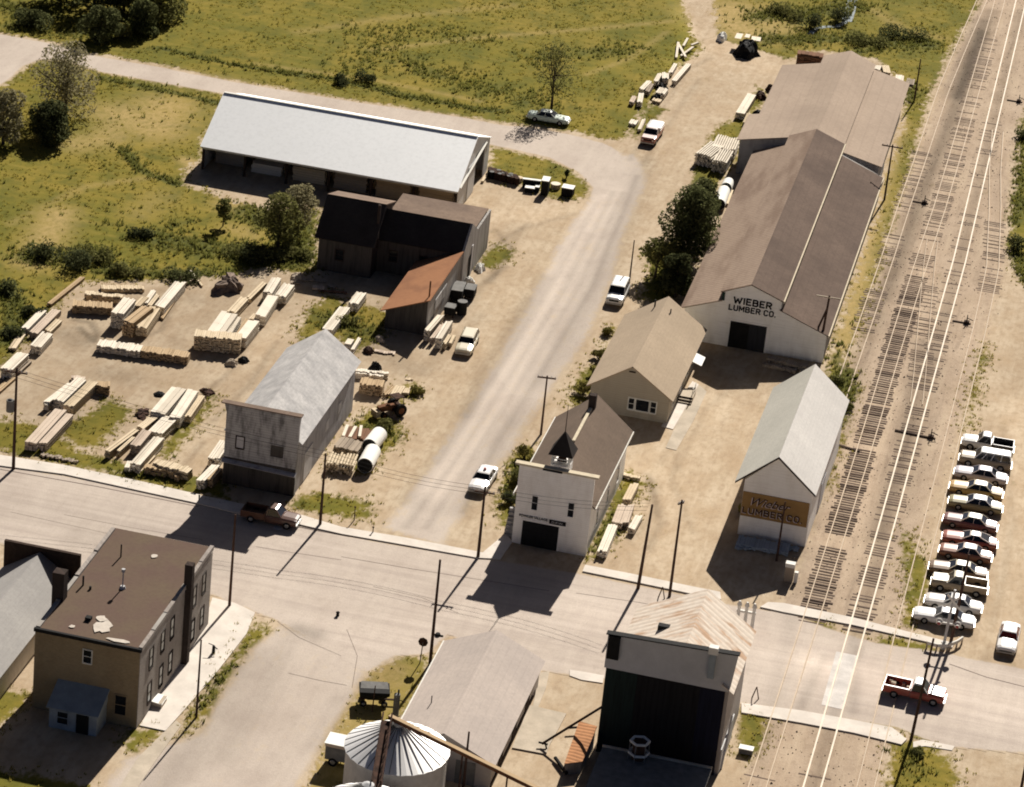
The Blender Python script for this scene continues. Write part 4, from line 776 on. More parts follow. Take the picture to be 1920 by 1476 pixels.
# ------------------------------------------------------------------ railway tracks (track > rail, tie)
def interp(pts, y):
    ys = [p[1] for p in pts]; return float(np.interp(y, ys, [p[0] for p in pts]))
def track(label, c, y0, y1, gauge, railw, rmat, tie_rng, tie_mat, tz, seed, group='railway tracks beside the sheds', skip=()):
    """c: list of (x centre, y) along the track, ascending y"""
    q = random.Random(seed); t = thing('railway_track', (interp(c, 0), 0, 0), label, 'railway track', group=group); off = t.location
    ys = np.arange(y0, y1+.1, 4.0)
    for s in (-1, 1):
        m = MB(off)
        for a_, b_ in zip(ys[:-1], ys[1:]):
            xa, xb = interp(c, a_)+s*gauge/2, interp(c, b_)+s*gauge/2; w = railw/2
            m.add([(xa-w,a_,.0),(xa+w,a_,.0),(xb+w,b_,.0),(xb-w,b_,.0),(xa-w*.8,a_,.17),(xa+w*.8,a_,.17),(xb+w*.8,b_,.17),(xb-w*.8,b_,.17)], [(4,5,6,7),(0,1,5,4),(1,2,6,5),(2,3,7,6),(3,0,4,7)])
        m.build('rail', rmat, t)
    ties = []
    for lo, hi, zz in tie_rng:
        y = lo
        while y < hi:
            if math.sin(y*.31+seed*2)+.6*math.sin(y*.83+seed)+q.uniform(-.9, .9) < -1.75: y += .56; continue
            if not any(s0 < y < s1 for s0, s1 in skip): ties.append((y, zz))
            y += .56*q.uniform(.92, 1.1)
    rest = MB(off)
    for i, (y, zz) in enumerate(ties):
        x = interp(c, y)+q.uniform(-.12, .12); L = 1.3*q.uniform(.92, 1.1); w = .12*q.uniform(.85, 1.1); an = q.uniform(-.03, .03); z = zz+q.uniform(-.05, .02)
        m = rest if i >= 100 else MB(off)
        m.obox((x-L, y-w-an*L, z-.15), (2*L, 2*an*L, 0), (0, 2*w, 0), (0, 0, .15))
        if i < 100: m.build('tie', tie_mat, t)
    if rest.v: tag(rest.build('ties', tie_mat, t), kind='stuff')
    return t
XS = ((-50.6, -43.2), (-58.2, -55.6))
cMain = [(42.2,-125),(41.95,-66),(41.6,-14),(41.2,22),(40.85,58.8),(39.6,110),(38.3,166),(38.0,182)]
c2 = [(37.7,-125),(37.5,-66),(37.4,-40),(37.15,0),(36.8,30),(36.6,56),(36.6,75),(36.3,100),(35.9,126),(35.4,160),(34.9,182)]
c5 = [(46.6,-125),(46.3,-64),(45.95,-35),(45.75,-10),(45.5,15),(45.3,38),(44.9,58),(43.2,78),(41.8,92),(40.6,108)]
c1 = [(32.85,10),(32.8,20),(32.75,36),(32.6,56),(32.35,75),(32.2,97),(32.0,120),(32.3,140),(32.8,164),(33.2,182)]
track('main railway track with bright twin rails through the middle', cMain, -125, 188, 1.45, .19, M['rail'], [(-90,-64,.0),(-37,-33,.05),(-32,36,.025),(36,110,-.0)], M['tie'], .05, 1, skip=())
track('siding with dark bare ties just left of the main line', c2, -125, 188, 1.45, .12, M['rail_dull'], [(-90,-64,.0),(-37,14,.07),(14.5,52,.06),(54,150,.02)], M['tie'], .07, 2, skip=((-21,-18),))
track('rightmost siding half buried in ballast beside the parked cars', c5, -125, 108, 1.45, .12, M['rail_dull'], [(-30,20,-.02),(50,75,.02)], M['tie'], .03, 3)
track('overgrown leftmost spur running behind the long shed', c1, 10, 188, 1.45, .12, M['rail_dull'], [(12,95,.02)], M['tie'], .02, 4, skip=((14,30),(46,54),(64,70)))
cX = [(40.9,16),(40.3,24),(39.6,32),(38.4,46),(37.4,58),(36.9,66)]
track('short crossover track linking the main line and left siding', cX, 16, 66, 1.3, .08, M['rail_dull'], [(20,50,.02)], M['tie'], .02, 5)
for i, (px, py, lab) in enumerate([(1745,822,'black switch lever standing right of the main line'), (1733,382,'black switch stand between the two left sidings'), (1910,192,'black switch stand at the top right of the tracks'), (1812,607,'small dark switch stand right of the rightmost siding')]):
    b = G(px, py); t = thing('switch_stand', b, lab, 'switch stand', group='railway switch stands'); m = MB((0,0,0))
    m.box(-1.6,.5,-.12,.12,0,.12); m.box(-.3,.3,-.25,.25,0,.35); m.build('base', M['dark_wood'], t)
    m = MB((0,0,0)); m.cyl((0,0,.3),(0,0,1.1),.07,.05,6); m.cyl((0,0,.7),(.7,0,.5),.05,.05,6); m.build('lever', M['black'], t)
m = MB()
for px, py in [(1575,860),(1570,866)]: pass
# buried planks and switch rods across the tracks
for i, (p, q_, lab) in enumerate([((1572,836),(1612,848),'dark timber lying left of the bare-tied siding'), ((1678,808),(1742,822),'dark switch rod timber under the main line')]):
    A, B = G(*p), G(*q_); m = MB(A); d = (B-A); n = Vector((-d.y, d.x, 0)).normalized()*.25; m.obox(A-n/2, d, n, (0,0,.16)); o = m.build('switch_timber', M['dark_wood']); o.location = A; tag(o, lab, 'timber')

# ------------------------------------------------------------------ poles
def pole(base, top, label, r=.16, arm=None, mat=None, extra=None, name='utility_pole', cat='utility pole', group='wooden utility poles', lean=None):
    b = G(*base); h = HGT(base, top); t = thing(name, b, label, cat, group=group); m = MB()
    lx, ly = lean or (0, 0)
    m.cyl((0,0,0),(lx,ly,h),r,r*.62,9); m.build('shaft', mat or M['pole'], t)
    if arm:
        for (dz, L, ang) in arm:
            c, s = math.cos(ang), math.sin(ang); a = MB(); o = Vector((lx-c*L, ly-s*L-.2, h-dz)); a.obox(o, (2*c*L, 2*s*L, 0), (-s*.13, c*.13, 0), (0,0,.14)); ca = a.build('crossarm', M['pole'], t)
            n = MB()
            for k in (-.92, -.5, .5, .92): n.cyl((lx+c*L*k, ly+s*L*k-.2, h-dz+.14), (lx+c*L*k, ly+s*L*k-.2, h-dz+.34), .05, .04, 6)
            n.build('insulators', M['galv'], ca)
    if extra == 'transformer':
        m = MB(); m.cyl((-.45,-.25,h-4.6),(-.45,-.25,h-3.4),.38,.38,12); m.cyl((-.45,-.25,h-3.4),(-.45,-.25,h-3.25),.3,.12,12); m.build('transformer', M['grey_steel'], t)
    return t
pole((25,880),(40,690),'tall pole with grey transformer at the street beside the left stacks', .17, [(.5,1.1,.1)], extra='transformer')
pole((600,985),(607,850),'pole on the kerb just right of the weathered false-front building', .15)
pole((896,1046),(905,905),'pole on the kerb left of the village hall', .16, [(1.0,1.0,.05)])
pole((430,1137),(440,965),'pole on the corner behind the brick building', .14)
pole((368,1345),(382,1200),'slim pole in the grass strip right of the brick building', .11)
pole((806,1247),(806,1048),'pole standing at the street corner left of the low warehouse', .16)
pole((1196,1104),(1216,945),'dark leaning pole, left of the two right of the village hall', .17, lean=(.35,0))
pole((1255,1119),(1258,935),'dark pole nearest the sign shed along the street', .15, [(.35,.35,.9)])
pole((1014,815),(1020,704),'pole with a single wooden crossarm behind the village hall', .13, [(.25,.95,.15)])
pole((1180,528),(1185,450),'short pole beside the white parked wagon', .1)
pole((1658,375),(1665,270),'pole with faint crossarm behind the long shed', .14, [(.3,1.3,.0)])
pole((1714,190),(1720,110),'farthest pole right of the shed near the meadow', .13)
pole((1456,1052),(1467,940),'thin pole in front of the ochre sign band', .12)
pole((1708,1388),(1737,1195),'pole rising in front of the red pickup at the crossing', .15, lean=(.45,0))
pole((1781,1212),(1797,1036),'dark pole next to the crossing signal and the row of cars', .17, lean=(.3,0))
pole((1905,1530),(1919,1372),'pole at the bottom right corner by the road', .15)
pole((868,1482),(876,1372),'short post in front of the low warehouse', .13)
b = G(1533,676); t = thing('utility_pole', b, 'two-legged pole with white crossarm at the long shed corner', 'utility pole', group='wooden utility poles'); h = HGT((1533,676),(1547,553)); m = MB(); m.cyl((0,0,0),(.25,0,h),.17,.11,9); m.cyl((-1.5,.2,0),(.2,.1,h*.8),.14,.1,8); m.build('shaft', M['pole'], t)
m = MB(); m.obox((-1.15,-.2,h-.25),(2.7,.1,0),(0,.12,0),(0,0,.13)); m.build('crossarm', M['concrete2'], t)
# stop sign, crossing signal, guard rail, small posts
b = G(787,1244); t = thing('stop_sign', b, 'small road sign seen from behind on the corner grass', 'road sign'); m = MB(); m.cyl((0,0,0),(.12,0,2.2),.05,.05,6); m.build('post', M['grey_steel'], t); m = MB(); m.cyl((.12,-.03,2.2),(.12,.03,2.2),.45,.45,8); m.build('sign_plate', M['rust_dark'], t)
b = G(1768,1216); t = thing('crossing_signal', b, 'silver railway crossing signal with round lamps beside the kerb', 'crossing signal'); m = MB(); m.cyl((0,0,0),(.2,0,6.2),.14,.12,10); m.cyl((0,0,0),(0,0,.7),.28,.22,10); m.build('mast', M['galv'], t)
m = MB(); m.box(-.85,1.05,-.06,.06,2.6,2.72); m.build('lamp_arm', M['white_paint'], t)
for s in (-.75, .95):
    m = MB(); m.cyl((s,.02,2.66),(s,.1,2.66),.33,.33,14); m.cyl((s,-.35,2.66),(s,.02,2.66),.17,.17,12); o = m.build('signal_lamp', M['white_paint'], t); m = MB(); m.cyl((s,-.37,2.66),(s,-.36,2.66),.15,.15,12); m.build('lens', M['red_lens'], o)
for k, an in ((5.6, .78), (5.6, -.78)):
    m = MB(); c, s = math.cos(an), math.sin(an); m.obox((.2-c*.95,-.12+.03*(an > 0),4.9-s*.95),(2*c*.95,0,2*s*.95),(-s*.2,0,c*.2),(0,.03,0)); m.build('crossbuck', M['white_paint'], t)
b = G(1770,1222); t = thing('guard_rail', b, 'curved pale guard rail around the crossing signal', 'guard rail'); W = [G(*p)-b for p in [(1737,1216),(1755,1221),(1775,1221),(1793,1214),(1803,1207)]]
m = MB(); 
for p, q_ in zip(W[:-1], W[1:]): d = q_-p; n = Vector((-d.y, d.x, 0)).normalized()*.08; m.obox(p-n+Vector((0,0,.45)), d, n*2, (0,0,.32))
m.build('rail_beam', M['trim'], t)
for p in W: m = MB(); m.box(p.x-.08,p.x+.08,p.y-.08,p.y+.08,0,.75); m.build('post', M['concrete2'], t)
for px, py, h, lab in [(664,976,1.5,'thin dark post in the lawn right of the weathered building'), (699,1000,.7,'small stake at the pavement edge by the gravel road mouth')]:
    b = G(px, py); m = MB(); m.cyl((0,0,0),(0,0,h),.06,.05,6); m.box(-.09,.09,-.06,.06,h-.12,h); o = m.build('post', M['pole']); o.location = b; tag(o, lab, 'post')

# thin overhead wires between the street poles
def ptop(base, top, dz=.6): b = G(*base); return b+Vector((0, 0, HGT(base, top)-dz))
Q = [ptop((25,880),(40,690)), ptop((600,985),(607,850),.2), ptop((896,1046),(905,905),.8), ptop((1196,1104),(1216,945),.3)]
for i, lab in enumerate(['sagging wires from the transformer pole past the weathered building', 'sagging wires crossing the gravel road mouth', 'sagging wires running in front of the village hall']):
    A, B = Q[i], Q[i+1]; t = thing('overhead_wires', A, lab, 'overhead wires', group='overhead wires along the street')
    for k in (-.8, 0, .8):
        m = MB(A); pts = [A.lerp(B, f/10)+Vector((0, k, -.45*4*(f/10)*(1-f/10))) for f in range(11)]; m.tube(pts, .014, 4); m.build('wire', M['black'], t)
# ------------------------------------------------------------------ trees and shrubs
def foliage(q, blobs, n, s0, s1, flat=.8):
    V = []; F = []; k = 0; tot = sum(b[3]**2 for b in blobs)
    for (bx, by, bz, br) in blobs:
        for _ in range(int(n*br*br/tot)):
            while True:
                d = Vector((q.uniform(-1,1), q.uniform(-1,1), q.uniform(-1,1)))
                if .15 < d.length < 1: break
            d = d.normalized()*(d.length**.45); p = Vector((bx, by, bz))+Vector((d.x*br, d.y*br, d.z*br*flat))
            nrm = (d+Vector((q.uniform(-.9,.9), q.uniform(-.9,.9), q.uniform(-.3,1.1)))).normalized(); a_ = nrm.orthogonal().normalized(); b_ = nrm.cross(a_); an = q.uniform(0, 6.28)
            u = (a_*math.cos(an)+b_*math.sin(an))*q.uniform(s0, s1); w = (b_*math.cos(an)-a_*math.sin(an))*q.uniform(s0, s1)*.7
            V += [p-u, p-w*.6+u*.1, p+u, p+w]; F.append((k, k+1, k+2, k+3)); k += 4
    return V, F
def tree(px, py, h, rad, label, lmat, n=2600, leafs=(.14, .32), trunk=.2, cat='tree', name='tree', crown0=.35, seed=1, nb=14, limbs=7, group=None, shape=1.0, z0=0):
    q = random.Random(seed); b = G(px, py); t = thing(name, b, label, cat, group=group)
    blobs = []
    for i in range(nb):
        f = (i+.5)/nb; z = h*(crown0+(1-crown0)*(f*.95)); prof = math.sin(math.pi*min(1, .18+.78*f))**.7*shape; an = i*2.4+q.uniform(-.5,.5); rr = rad*prof*q.uniform(.25,.75)
        blobs.append((math.cos(an)*rr, math.sin(an)*rr, z, rad*q.uniform(.3,.5)))
    m = MB(); top = Vector((q.uniform(-.2,.2), q.uniform(-.2,.2), h*.72)); m.tube([Vector((0,0,0)), top*.35, top*.7, top], [trunk, trunk*.75, trunk*.5, trunk*.2], 7)
    for i in range(min(limbs, nb)):
        bl = blobs[i*nb//limbs]; st = top*q.uniform(.3,.75); e = Vector(bl[:3]); mid = (st+e)/2+Vector((0,0,-.15)); m.tube([st, mid, e], [trunk*.4, trunk*.26, trunk*.1], 5)
        for _ in range(2):
            e2 = e+Vector((q.uniform(-1,1), q.uniform(-1,1), q.uniform(.2,1)))*bl[3]; m.tube([mid, e2], [trunk*.2, trunk*.05], 4)
    m.build('trunk', M['bark'], t)
    V, F = foliage(q, blobs, n, *leafs); m = MB(); m.add(V, F); m.build('crown', lmat, t, fix=False); return t
def shrub(px, py, h, rad, label, lmat, n=700, seed=1, group=None, sx=1.0, leafs=(.12, .26)):
    q = random.Random(seed); b = G(px, py); t = thing('shrub', b, label, 'shrub', group=group)
    bl = [(q.uniform(-1,1)*rad*.6*sx, q.uniform(-1,1)*rad*.5, h*q.uniform(.3,.7), rad*q.uniform(.35,.6)) for _ in range(7)]
    m = MB()
    for x in bl[:5]: m.tube([(x[0]*.2,x[1]*.2,0), x[:3]], [.06,.02], 5)
    m.build('stems', M['bark'], t)
    V, F = foliage(q, bl, n, *leafs); V = [Vector((v.x, v.y, max(v.z, .03))) for v in V]; m = MB(); m.add(V, F); m.build('foliage', lmat, t, fix=False); return t
# dark pair beside the long shed
tree(1287,500,9.6,3.5,'large dense dark green tree beside the long shed wall', M['leaf_dark'], 8500, (.12,.27), .3, crown0=.2, seed=3, nb=34, limbs=14)
tree(1306,455,7.6,2.6,'dark tree tight against the long shed wall, rearmost', M['leaf_dark'], 4000, (.12,.27), .22, crown0=.2, seed=35, nb=20, limbs=10)
tree(1266,556,5.0,2.2,'dark tree between the office roof and the long shed', M['leaf_deep'], 3200, (.12,.28), .2, crown0=.2, seed=5, nb=14)
tree(1228,520,4.6,2.3,'smaller sparse dark tree leaning over the gravel road edge', M['leaf_mid'], 1500, (.12,.26), .18, crown0=.42, seed=8, nb=12, limbs=10)
tree(1318,392,3.8,2.2,'low olive tree at the shed wall behind the dark tree', M['leaf_mid'], 2400, (.12,.26), .14, crown0=.2, seed=9, nb=10)
# bare budding tree above the parked pale green car
tree(1034,205,9.0,3.4,'sparse budding tree behind the pale green parked car', M['leaf_mid'], 1500, (.1,.22), .2, crown0=.28, seed=12, nb=20, limbs=16)
# upper left
tree(122,212,8.6,5.4,'big pale budding tree at the road bend on the left', M['leaf_pale'], 3600, (.12,.26), .28, crown0=.2, seed=14, nb=22, limbs=14)
tree(92,262,4.2,3.4,'dark bush also filling the ground shadow under the pale budding tree', M['leaf_deep'], 3600, (.16,.34), .2, crown0=.15, seed=15, nb=14)  # part bush, part dark shape added where the pale tree's shadow lies
tree(6,270,6.8,3.0,'bushy grey-green tree cut by the left picture edge', M['leaf_pale'], 3600, (.13,.28), .22, crown0=.15, seed=16, nb=14)
tree(176,20,6,4.2,'dark clump tree at the top left edge', M['leaf_dark'], 3000, (.16,.36), .25, crown0=.1, seed=17, nb=14)
tree(112,2,6,4.0,'dark tree left of the clump along the top edge', M['leaf_dark'], 2600, (.16,.36), .25, crown0=.1, seed=18, nb=14)
tree(232,20,6.2,3.4,'dull green tree right of the dark top clump', M['leaf_mid'], 3000, (.18,.38), .22, crown0=.15, seed=19, nb=12)
tree(300,34,5.6,4.0,'dark bushy tree where the meadow hedge meets the lawn', M['leaf_mid'], 2600, (.16,.34), .22, crown0=.08, seed=20, nb=14)
tree(268,62,4.0,2.8,'small dark tree at the lower end of the hedge', M['leaf_dark'], 2200, (.16,.34), .16, crown0=.08, seed=21, nb=10)
tree(190,76,4.0,3.0,'dark round tree above the road near the left bend', M['leaf_dark'], 2000, (.16,.34), .16, crown0=.06, seed=22, nb=10)
shrub(62,52,2.2,2.4,'wide dark green shrub on the lawn above the road', M['leaf_dark'], 1500, 24, sx=1.6)
shrub(228,70,2.2,1.3,'small yellow-topped shrub within the dark hedge', M['leaf_yel'], 700, 25)
# around the old warehouse
tree(522,462,6.2,2.9,'sparse leafy tree left of the old warehouse', M['leaf_mid'], 2600, (.12,.26), .2, crown0=.25, seed=27, nb=16, limbs=12)
tree(558,440,6.0,2.6,'grey-green tree in front of the barn, beside the warehouse', M['leaf_pale'], 1700, (.12,.26), .2, crown0=.35, seed=28, nb=14, limbs=10)
tree(418,424,3.4,1.3,'small lone sapling in the grass below the barn', M['leaf_mid'], 900, (.1,.22), .09, crown0=.35, seed=29, nb=8)
sh = [(118,492,2.0,2.6,'dark bushes at the left end of the grassy bank', 'leaf_deep', 1.5), (75,480,1.5,1.6,'small dark bush left of the bank bushes', 'leaf_dark', 1.2), (180,486,1.6,2.0,'low olive bush right of the bank bushes', 'leaf_mid', 1.4), (268,446,1.1,1.4,'small dark bush in the grass left of the sapling', 'leaf_deep', 1.4),
 (500,492,1.8,2.6,'dark undergrowth below the sparse warehouse tree', 'leaf_deep', 1.5), (556,486,1.5,1.9,'green undergrowth next to the warehouse shadow', 'leaf_mid', 1.2), (455,478,1.3,1.8,'olive brush left of the warehouse undergrowth', 'leaf_mid', 1.3), (15,548,1.3,1.7,'dark bush at the left edge above the stacks', 'leaf_dark', 1.2), (62,590,1.1,1.3,'dark shrub behind the diagonal lumber row', 'leaf_dark', 1.2), (25,630,1.0,1.2,'low dark shrub at the far left', 'leaf_deep', 1.2), (330,522,1.0,1.8,'low dark brush behind the centre stacks', 'leaf_dark', 1.8), (230,516,1.0,1.6,'low weedy brush above the long beams', 'leaf_mid', 1.8),
 (1516,50,2.0,1.8,'round dark shrub by the creek bend', 'leaf_deep', 1.0), (1568,40,2.4,2.0,'larger dark shrub beside the creek', 'leaf_deep', 1.0), (1470,30,1.3,2.2,'olive creek-side brush left of the dark shrubs', 'leaf_mid', 1.6), (1700,72,1.1,2.6,'low brush along the meadow edge near the tracks', 'leaf_dark', 2.0), (1620,80,1.0,2.2,'low brush behind the end of the shed', 'leaf_mid', 2.0),
 (1092,738,1.6,1.1,'yellow-green bush below the office corner', 'leaf_yel', 1.0), (1122,672,1.3,.9,'yellow-green bush midway along the office wall', 'leaf_yel', .9), (1112,706,1.2,.9,'yellow-green bush between the office wall bushes', 'leaf_yel', .9), (1140,628,1.0,.8,'smallest bush at the far end of the office wall', 'leaf_yel', .8),
 (972,905,1.7,1.2,'olive bush left of the village hall', 'leaf_mid', 1.0), (958,945,1.3,1.0,'dark weedy bush beside the hall stair', 'leaf_dark', 1.0), (985,862,1.4,1.1,'yellowish bush behind the village hall corner', 'leaf_yel', 1.0), (1394,968,1.4,.7,'small green bush at the sign shed corner', 'leaf_yel', .8),
 (722,806,1.0,1.1,'weedy bush right of the white tanks', 'leaf_mid', 1.0), (700,838,.7,.9,'low weeds beside the lower white tank', 'leaf_mid', 1.0), (782,738,.8,.8,'weedy tuft right of the pallets', 'leaf_yel', 1.0), (1062,334,1.4,.4,'tiny dark evergreen in the lawn right of the barn', 'leaf_deep', .6), (640,158,1.2,1.3,'dark bush on the ditch above the road', 'leaf_deep', 1.3), (685,152,1.3,1.3,'dark bush at the ditch bend in the meadow', 'leaf_deep', 1.2),
 (648,610,1.0,1.3,'weeds beside the rusty lean-to', 'leaf_mid', 1.3), (1570,720,.8,1.1,'low weeds on the overgrown spur', 'leaf_mid', 1.0), (1585,770,.8,.9,'weeds between the spur and the sign shed', 'leaf_mid', 1.0), (1912,470,1.6,1.6,'dark brush at the right picture edge', 'leaf_dark', 1.0), (1916,260,1.4,1.2,'dark brush along the right edge of the tracks', 'leaf_dark', 1.0), (1720,1415,.5,.8,'low bush at the bottom lawn by the pole', 'leaf_mid', 1.0), (1232,868,.01,.01,'', '', 0)]
for i, (px, py, h, r_, lab, lm, sx) in enumerate(sh):
    if lab: shrub(px, py, h, r_, lab, M[lm], int(280*r_*sx+180), 40+i, sx=sx, leafs=(.1, .22))
# ------------------------------------------------------------------ vehicles (front towards local +x)
def sec(x, w, zb, zt, crown=.04):
    return [(x,-w*.9,zb),(x,-w,zb+.2),(x,-w*.99,zt-.22),(x,-w*.9,zt-.05),(x,-w*.5,zt+crown),(x,w*.5,zt+crown),(x,w*.9,zt-.05),(x,w*.99,zt-.22),(x,w,zb+.2),(x,w*.9,zb)]
def wheels(t, xs, w, r=.34):
    for x in xs:
        for s in (-1, 1):
            m = MB(); m.cyl((x,s*(w-.2),r),(x,s*(w+.03),r),r,r,14); o = m.build('wheel', M['rubber'], t); h = MB(); h.cyl((x,s*(w+.02),r),(x,s*(w+.05),r),r*.55,r*.45,12); h.build('hubcap', M['chrome'], o)
def cabin(t, xb0, xb1, xt0, xt1, zb, zt, wb, wt, body, pillars=(), name='roof', roof_mat=None):
    P = lambda x, y, z: (x, y, z)
    m = MB(); m.add([(xb0,-wb,zb),(xb1,-wb,zb),(xb1,wb,zb),(xb0,wb,zb),(xt0,-wt,zt),(xt1,-wt,zt),(xt1,wt,zt),(xt0,wt,zt)], [(0,1,5,4),(1,2,6,5),(2,3,7,6),(3,0,4,7)])
    m.build('window_glass', M['glass'], t)
    m = MB(); m.loft([[(x,-wt*1.02,zt-.03),(x,-wt*.8,zt+.05+d),(x,wt*.8,zt+.05+d),(x,wt*1.02,zt-.03)] for x, d in ((xt0-.04,-.03),(xt0+.15,.02),(xt1-.15,.02),(xt1+.04,-.03))])
    e = .035
    def bar(xa, xb_): 
        for s in (-1, 1):
            m.tube([(xa, s*(wb+.005), zb),(xb_, s*(wt+.005), zt)], [.05,.045], 4)
    bar(xb0, xt0); bar(xb1, xt1)
    for f in pillars: bar(xb0+(xb1-xb0)*f, xt0+(xt1-xt0)*f)
    m.build(name, roof_mat or body, t)
def fittings(t, xf, xr, w, z=.62):
    for x, nm in ((xf, 'bumper'), (xr, 'bumper')):
        m = MB(); s = 1 if x > 0 else -1; m.box(min(x,x+s*.12),max(x,x+s*.12),-w,w,.36,.52); m.build(nm, M['chrome'], t)
    m = MB(); m.box(xf-.02,xf+.03,-w*.6,w*.6,z-.1,z+.12); m.build('grille', M['black'], t)
    for s in (-1, 1):
        m = MB(); m.cyl((xf-.03,s*w*.78,z),(xf+.05,s*w*.78,z),.11,.11,10); m.build('headlight', M['lamp'], t)
        m = MB(); m.box(xr-.04,xr+.03,s*w*.8-.14,s*w*.8+.14,z-.02,z+.12); m.build('tail_light', M['red_lens'], t)
PA = {}
def pm(c):
    if c not in PA: PA[c] = paint('car_paint_%d' % len(PA), c)
    return PA[c]
def root_at(p, rz, label, cat, name, group=None): return thing(name, p, label, cat, rz, group)
def sedan(p, rz, col, label, roof=None, group=None, L=1.0, wagon=False, name='car', cat='car', beacon=False, fast=False):
    t = root_at(p, rz, label, cat, name, group); b = pm(col); w = .96
    m = MB(); m.loft([sec(-2.68*L,.8,.42,.8),sec(-2.55*L,.92,.32,.89),sec(-1.7*L,w,.27,.95),sec(0,w,.26,.97),sec(1.0*L,w,.27,.96),sec(2.3*L,.94,.3,.9),sec(2.62*L,.88,.36,.82),sec(2.7*L,.8,.42,.74)]); m.build('body', b, t, smooth=False)
    if wagon: cabin(t, -2.5*L, 1.0, -2.2*L, .35, .95, 1.42, .86, .7, b, (.33,.66), roof_mat=roof and pm(roof))
    elif fast: cabin(t, -1.95*L, .8, -.95*L, .05, .95, 1.3, .84, .62, b, (.62,), roof_mat=roof and pm(roof))
    else: cabin(t, -1.6*L, .95, -1.0*L, .3, .95, 1.37, .86, .66, b, (.5,), roof_mat=roof and pm(roof))
    wheels(t, (1.65*L,-1.6*L), w-.02); fittings(t, 2.66*L, -2.66*L, .82)
    if beacon:
        m = MB(); m.cyl((-.35,0,1.4),(-.35,0,1.65),.16,.12,12); m.build('beacon', M['red_lens'], t)
    return t
def pickup(p, rz, col, label, roof=None, hood=None, group=None, camper=None, bedcol=None, load=False, L=1.0, bedmat=None):
    t = root_at(p, rz, label, 'pickup truck', 'pickup_truck', group); b = pm(col); w = .98
    m = MB(); m.loft([sec(-.45,w,.36,1.08,.0),sec(.9,w,.36,1.1,.02),sec(1.2,w,.36,1.12,.05),sec(2.35,.95,.4,1.06,.05),sec(2.6,.88,.46,.98,.02)]); m.build('body', b, t)
    if hood:
        m = MB(); m.slab((1.15,-.82,1.19),(2.5,-.78,1.12),(2.5,.78,1.12),(1.15,.82,1.19),.03); m.build('hood', pm(hood), t)
    cabin(t, -.4, 1.1, -.25, .55, 1.08, 1.72, .88, .74, b, (), roof_mat=roof and pm(roof))
    bm_ = bedmat or (pm(bedcol) if bedcol else b)
    m = MB(); x0, x1 = -2.75*L, -.5; m.box(x0,x1,-w,-w+.1,.5,1.15); m.box(x0,x1,w-.1,w,.5,1.15); m.box(x0,x0+.08,-w+.1,w-.1,.5,1.15); m.box(x1-.08,x1,-w+.1,w-.1,.5,1.25); m.box(x0,x1,-w+.1,w-.1,.5,.6); bd_ = m.build('cargo_bed', bm_, t)
    if roof or hood:
        for s_ in (-1, 1): m = MB(); m.box(x0,x1,min(s_*(w-.13),s_*(w+.01)),max(s_*(w-.13),s_*(w+.01)),1.15,1.19); m.build('bed_rail', pm(roof or hood), bd_)
    if camper:
        m = MB(); m.loft([[(x,-w+.02,1.16),(x,-w+.05,1.5),(x,-.6,1.62),(x,.6,1.62),(x,w-.05,1.5),(x,w-.02,1.16)] for x in (x0+.05, x1-.1)]); m.build('bed_cover', pm(camper), t)
    if load:
        q = random.Random(3); m = MB()
        for _ in range(7): x, y = q.uniform(x0+.3,x1-.4), q.uniform(-.6,.6); m.box(x,x+q.uniform(.2,.45),y,y+q.uniform(.2,.4),.6,.6+q.uniform(.15,.4))
        m.build('load', M['stone'], t)
    m = MB(); m.box(x0,2.3,-.6,.6,.36,.5); m.build('chassis', M['black'], t)
    wheels(t, (1.7,-1.75*L), w-.02, .38); fittings(t, 2.58, x0+.02, .86, .8); return t
def van(p, rz, col, label, top=None, group=None):
    t = root_at(p, rz, label, 'van', 'van', group); b = pm(col); w = 1.0
    m = MB(); m.loft([sec(-2.7,.95,.36,1.05),sec(-2.5,w,.32,1.1),sec(1.2,w,.32,1.1),sec(2.45,.95,.36,1.06),sec(2.65,.88,.44,.94)]); m.build('body', b, t)
    cabin(t, -2.6, 1.15, -2.45, .55, 1.1, 1.78, .92, .8, b, (.28,.55,.8), roof_mat=top and pm(top)); wheels(t, (1.7,-1.65), w-.02, .38); fittings(t, 2.63, -2.66, .9, .8); return t
GRP = 'cars parked in a row beside the tracks'; PI = math.pi  # the darker cars' pale roofs and hoods have the sunlight painted in
W_, CR, OL, TN, BK, BR, GB, SL = (.78,.77,.74), (.68,.62,.48), (.16,.145,.07), (.38,.3,.2), (.03,.028,.03), (.13,.06,.045), (.22,.2,.17), (.42,.43,.46)
qv = random.Random(21)
def row(x, y, z=0.): return G(x+qv.uniform(-4,4), y+qv.uniform(-1.5,1.5))
class _R:
    def __add__(s, o): return PI+.02+o+qv.uniform(-.035,.035)
R = _R()
pickup(row(1852,842), R+0, W_, 'white-cabbed pickup with black bed, topmost in the car row', group=GRP, bedcol=BK)
van(row(1846,874), R+0, (.34,.27,.18), 'long tan panel wagon with roof painted sunlit white, second in the row', top=W_, group=GRP)
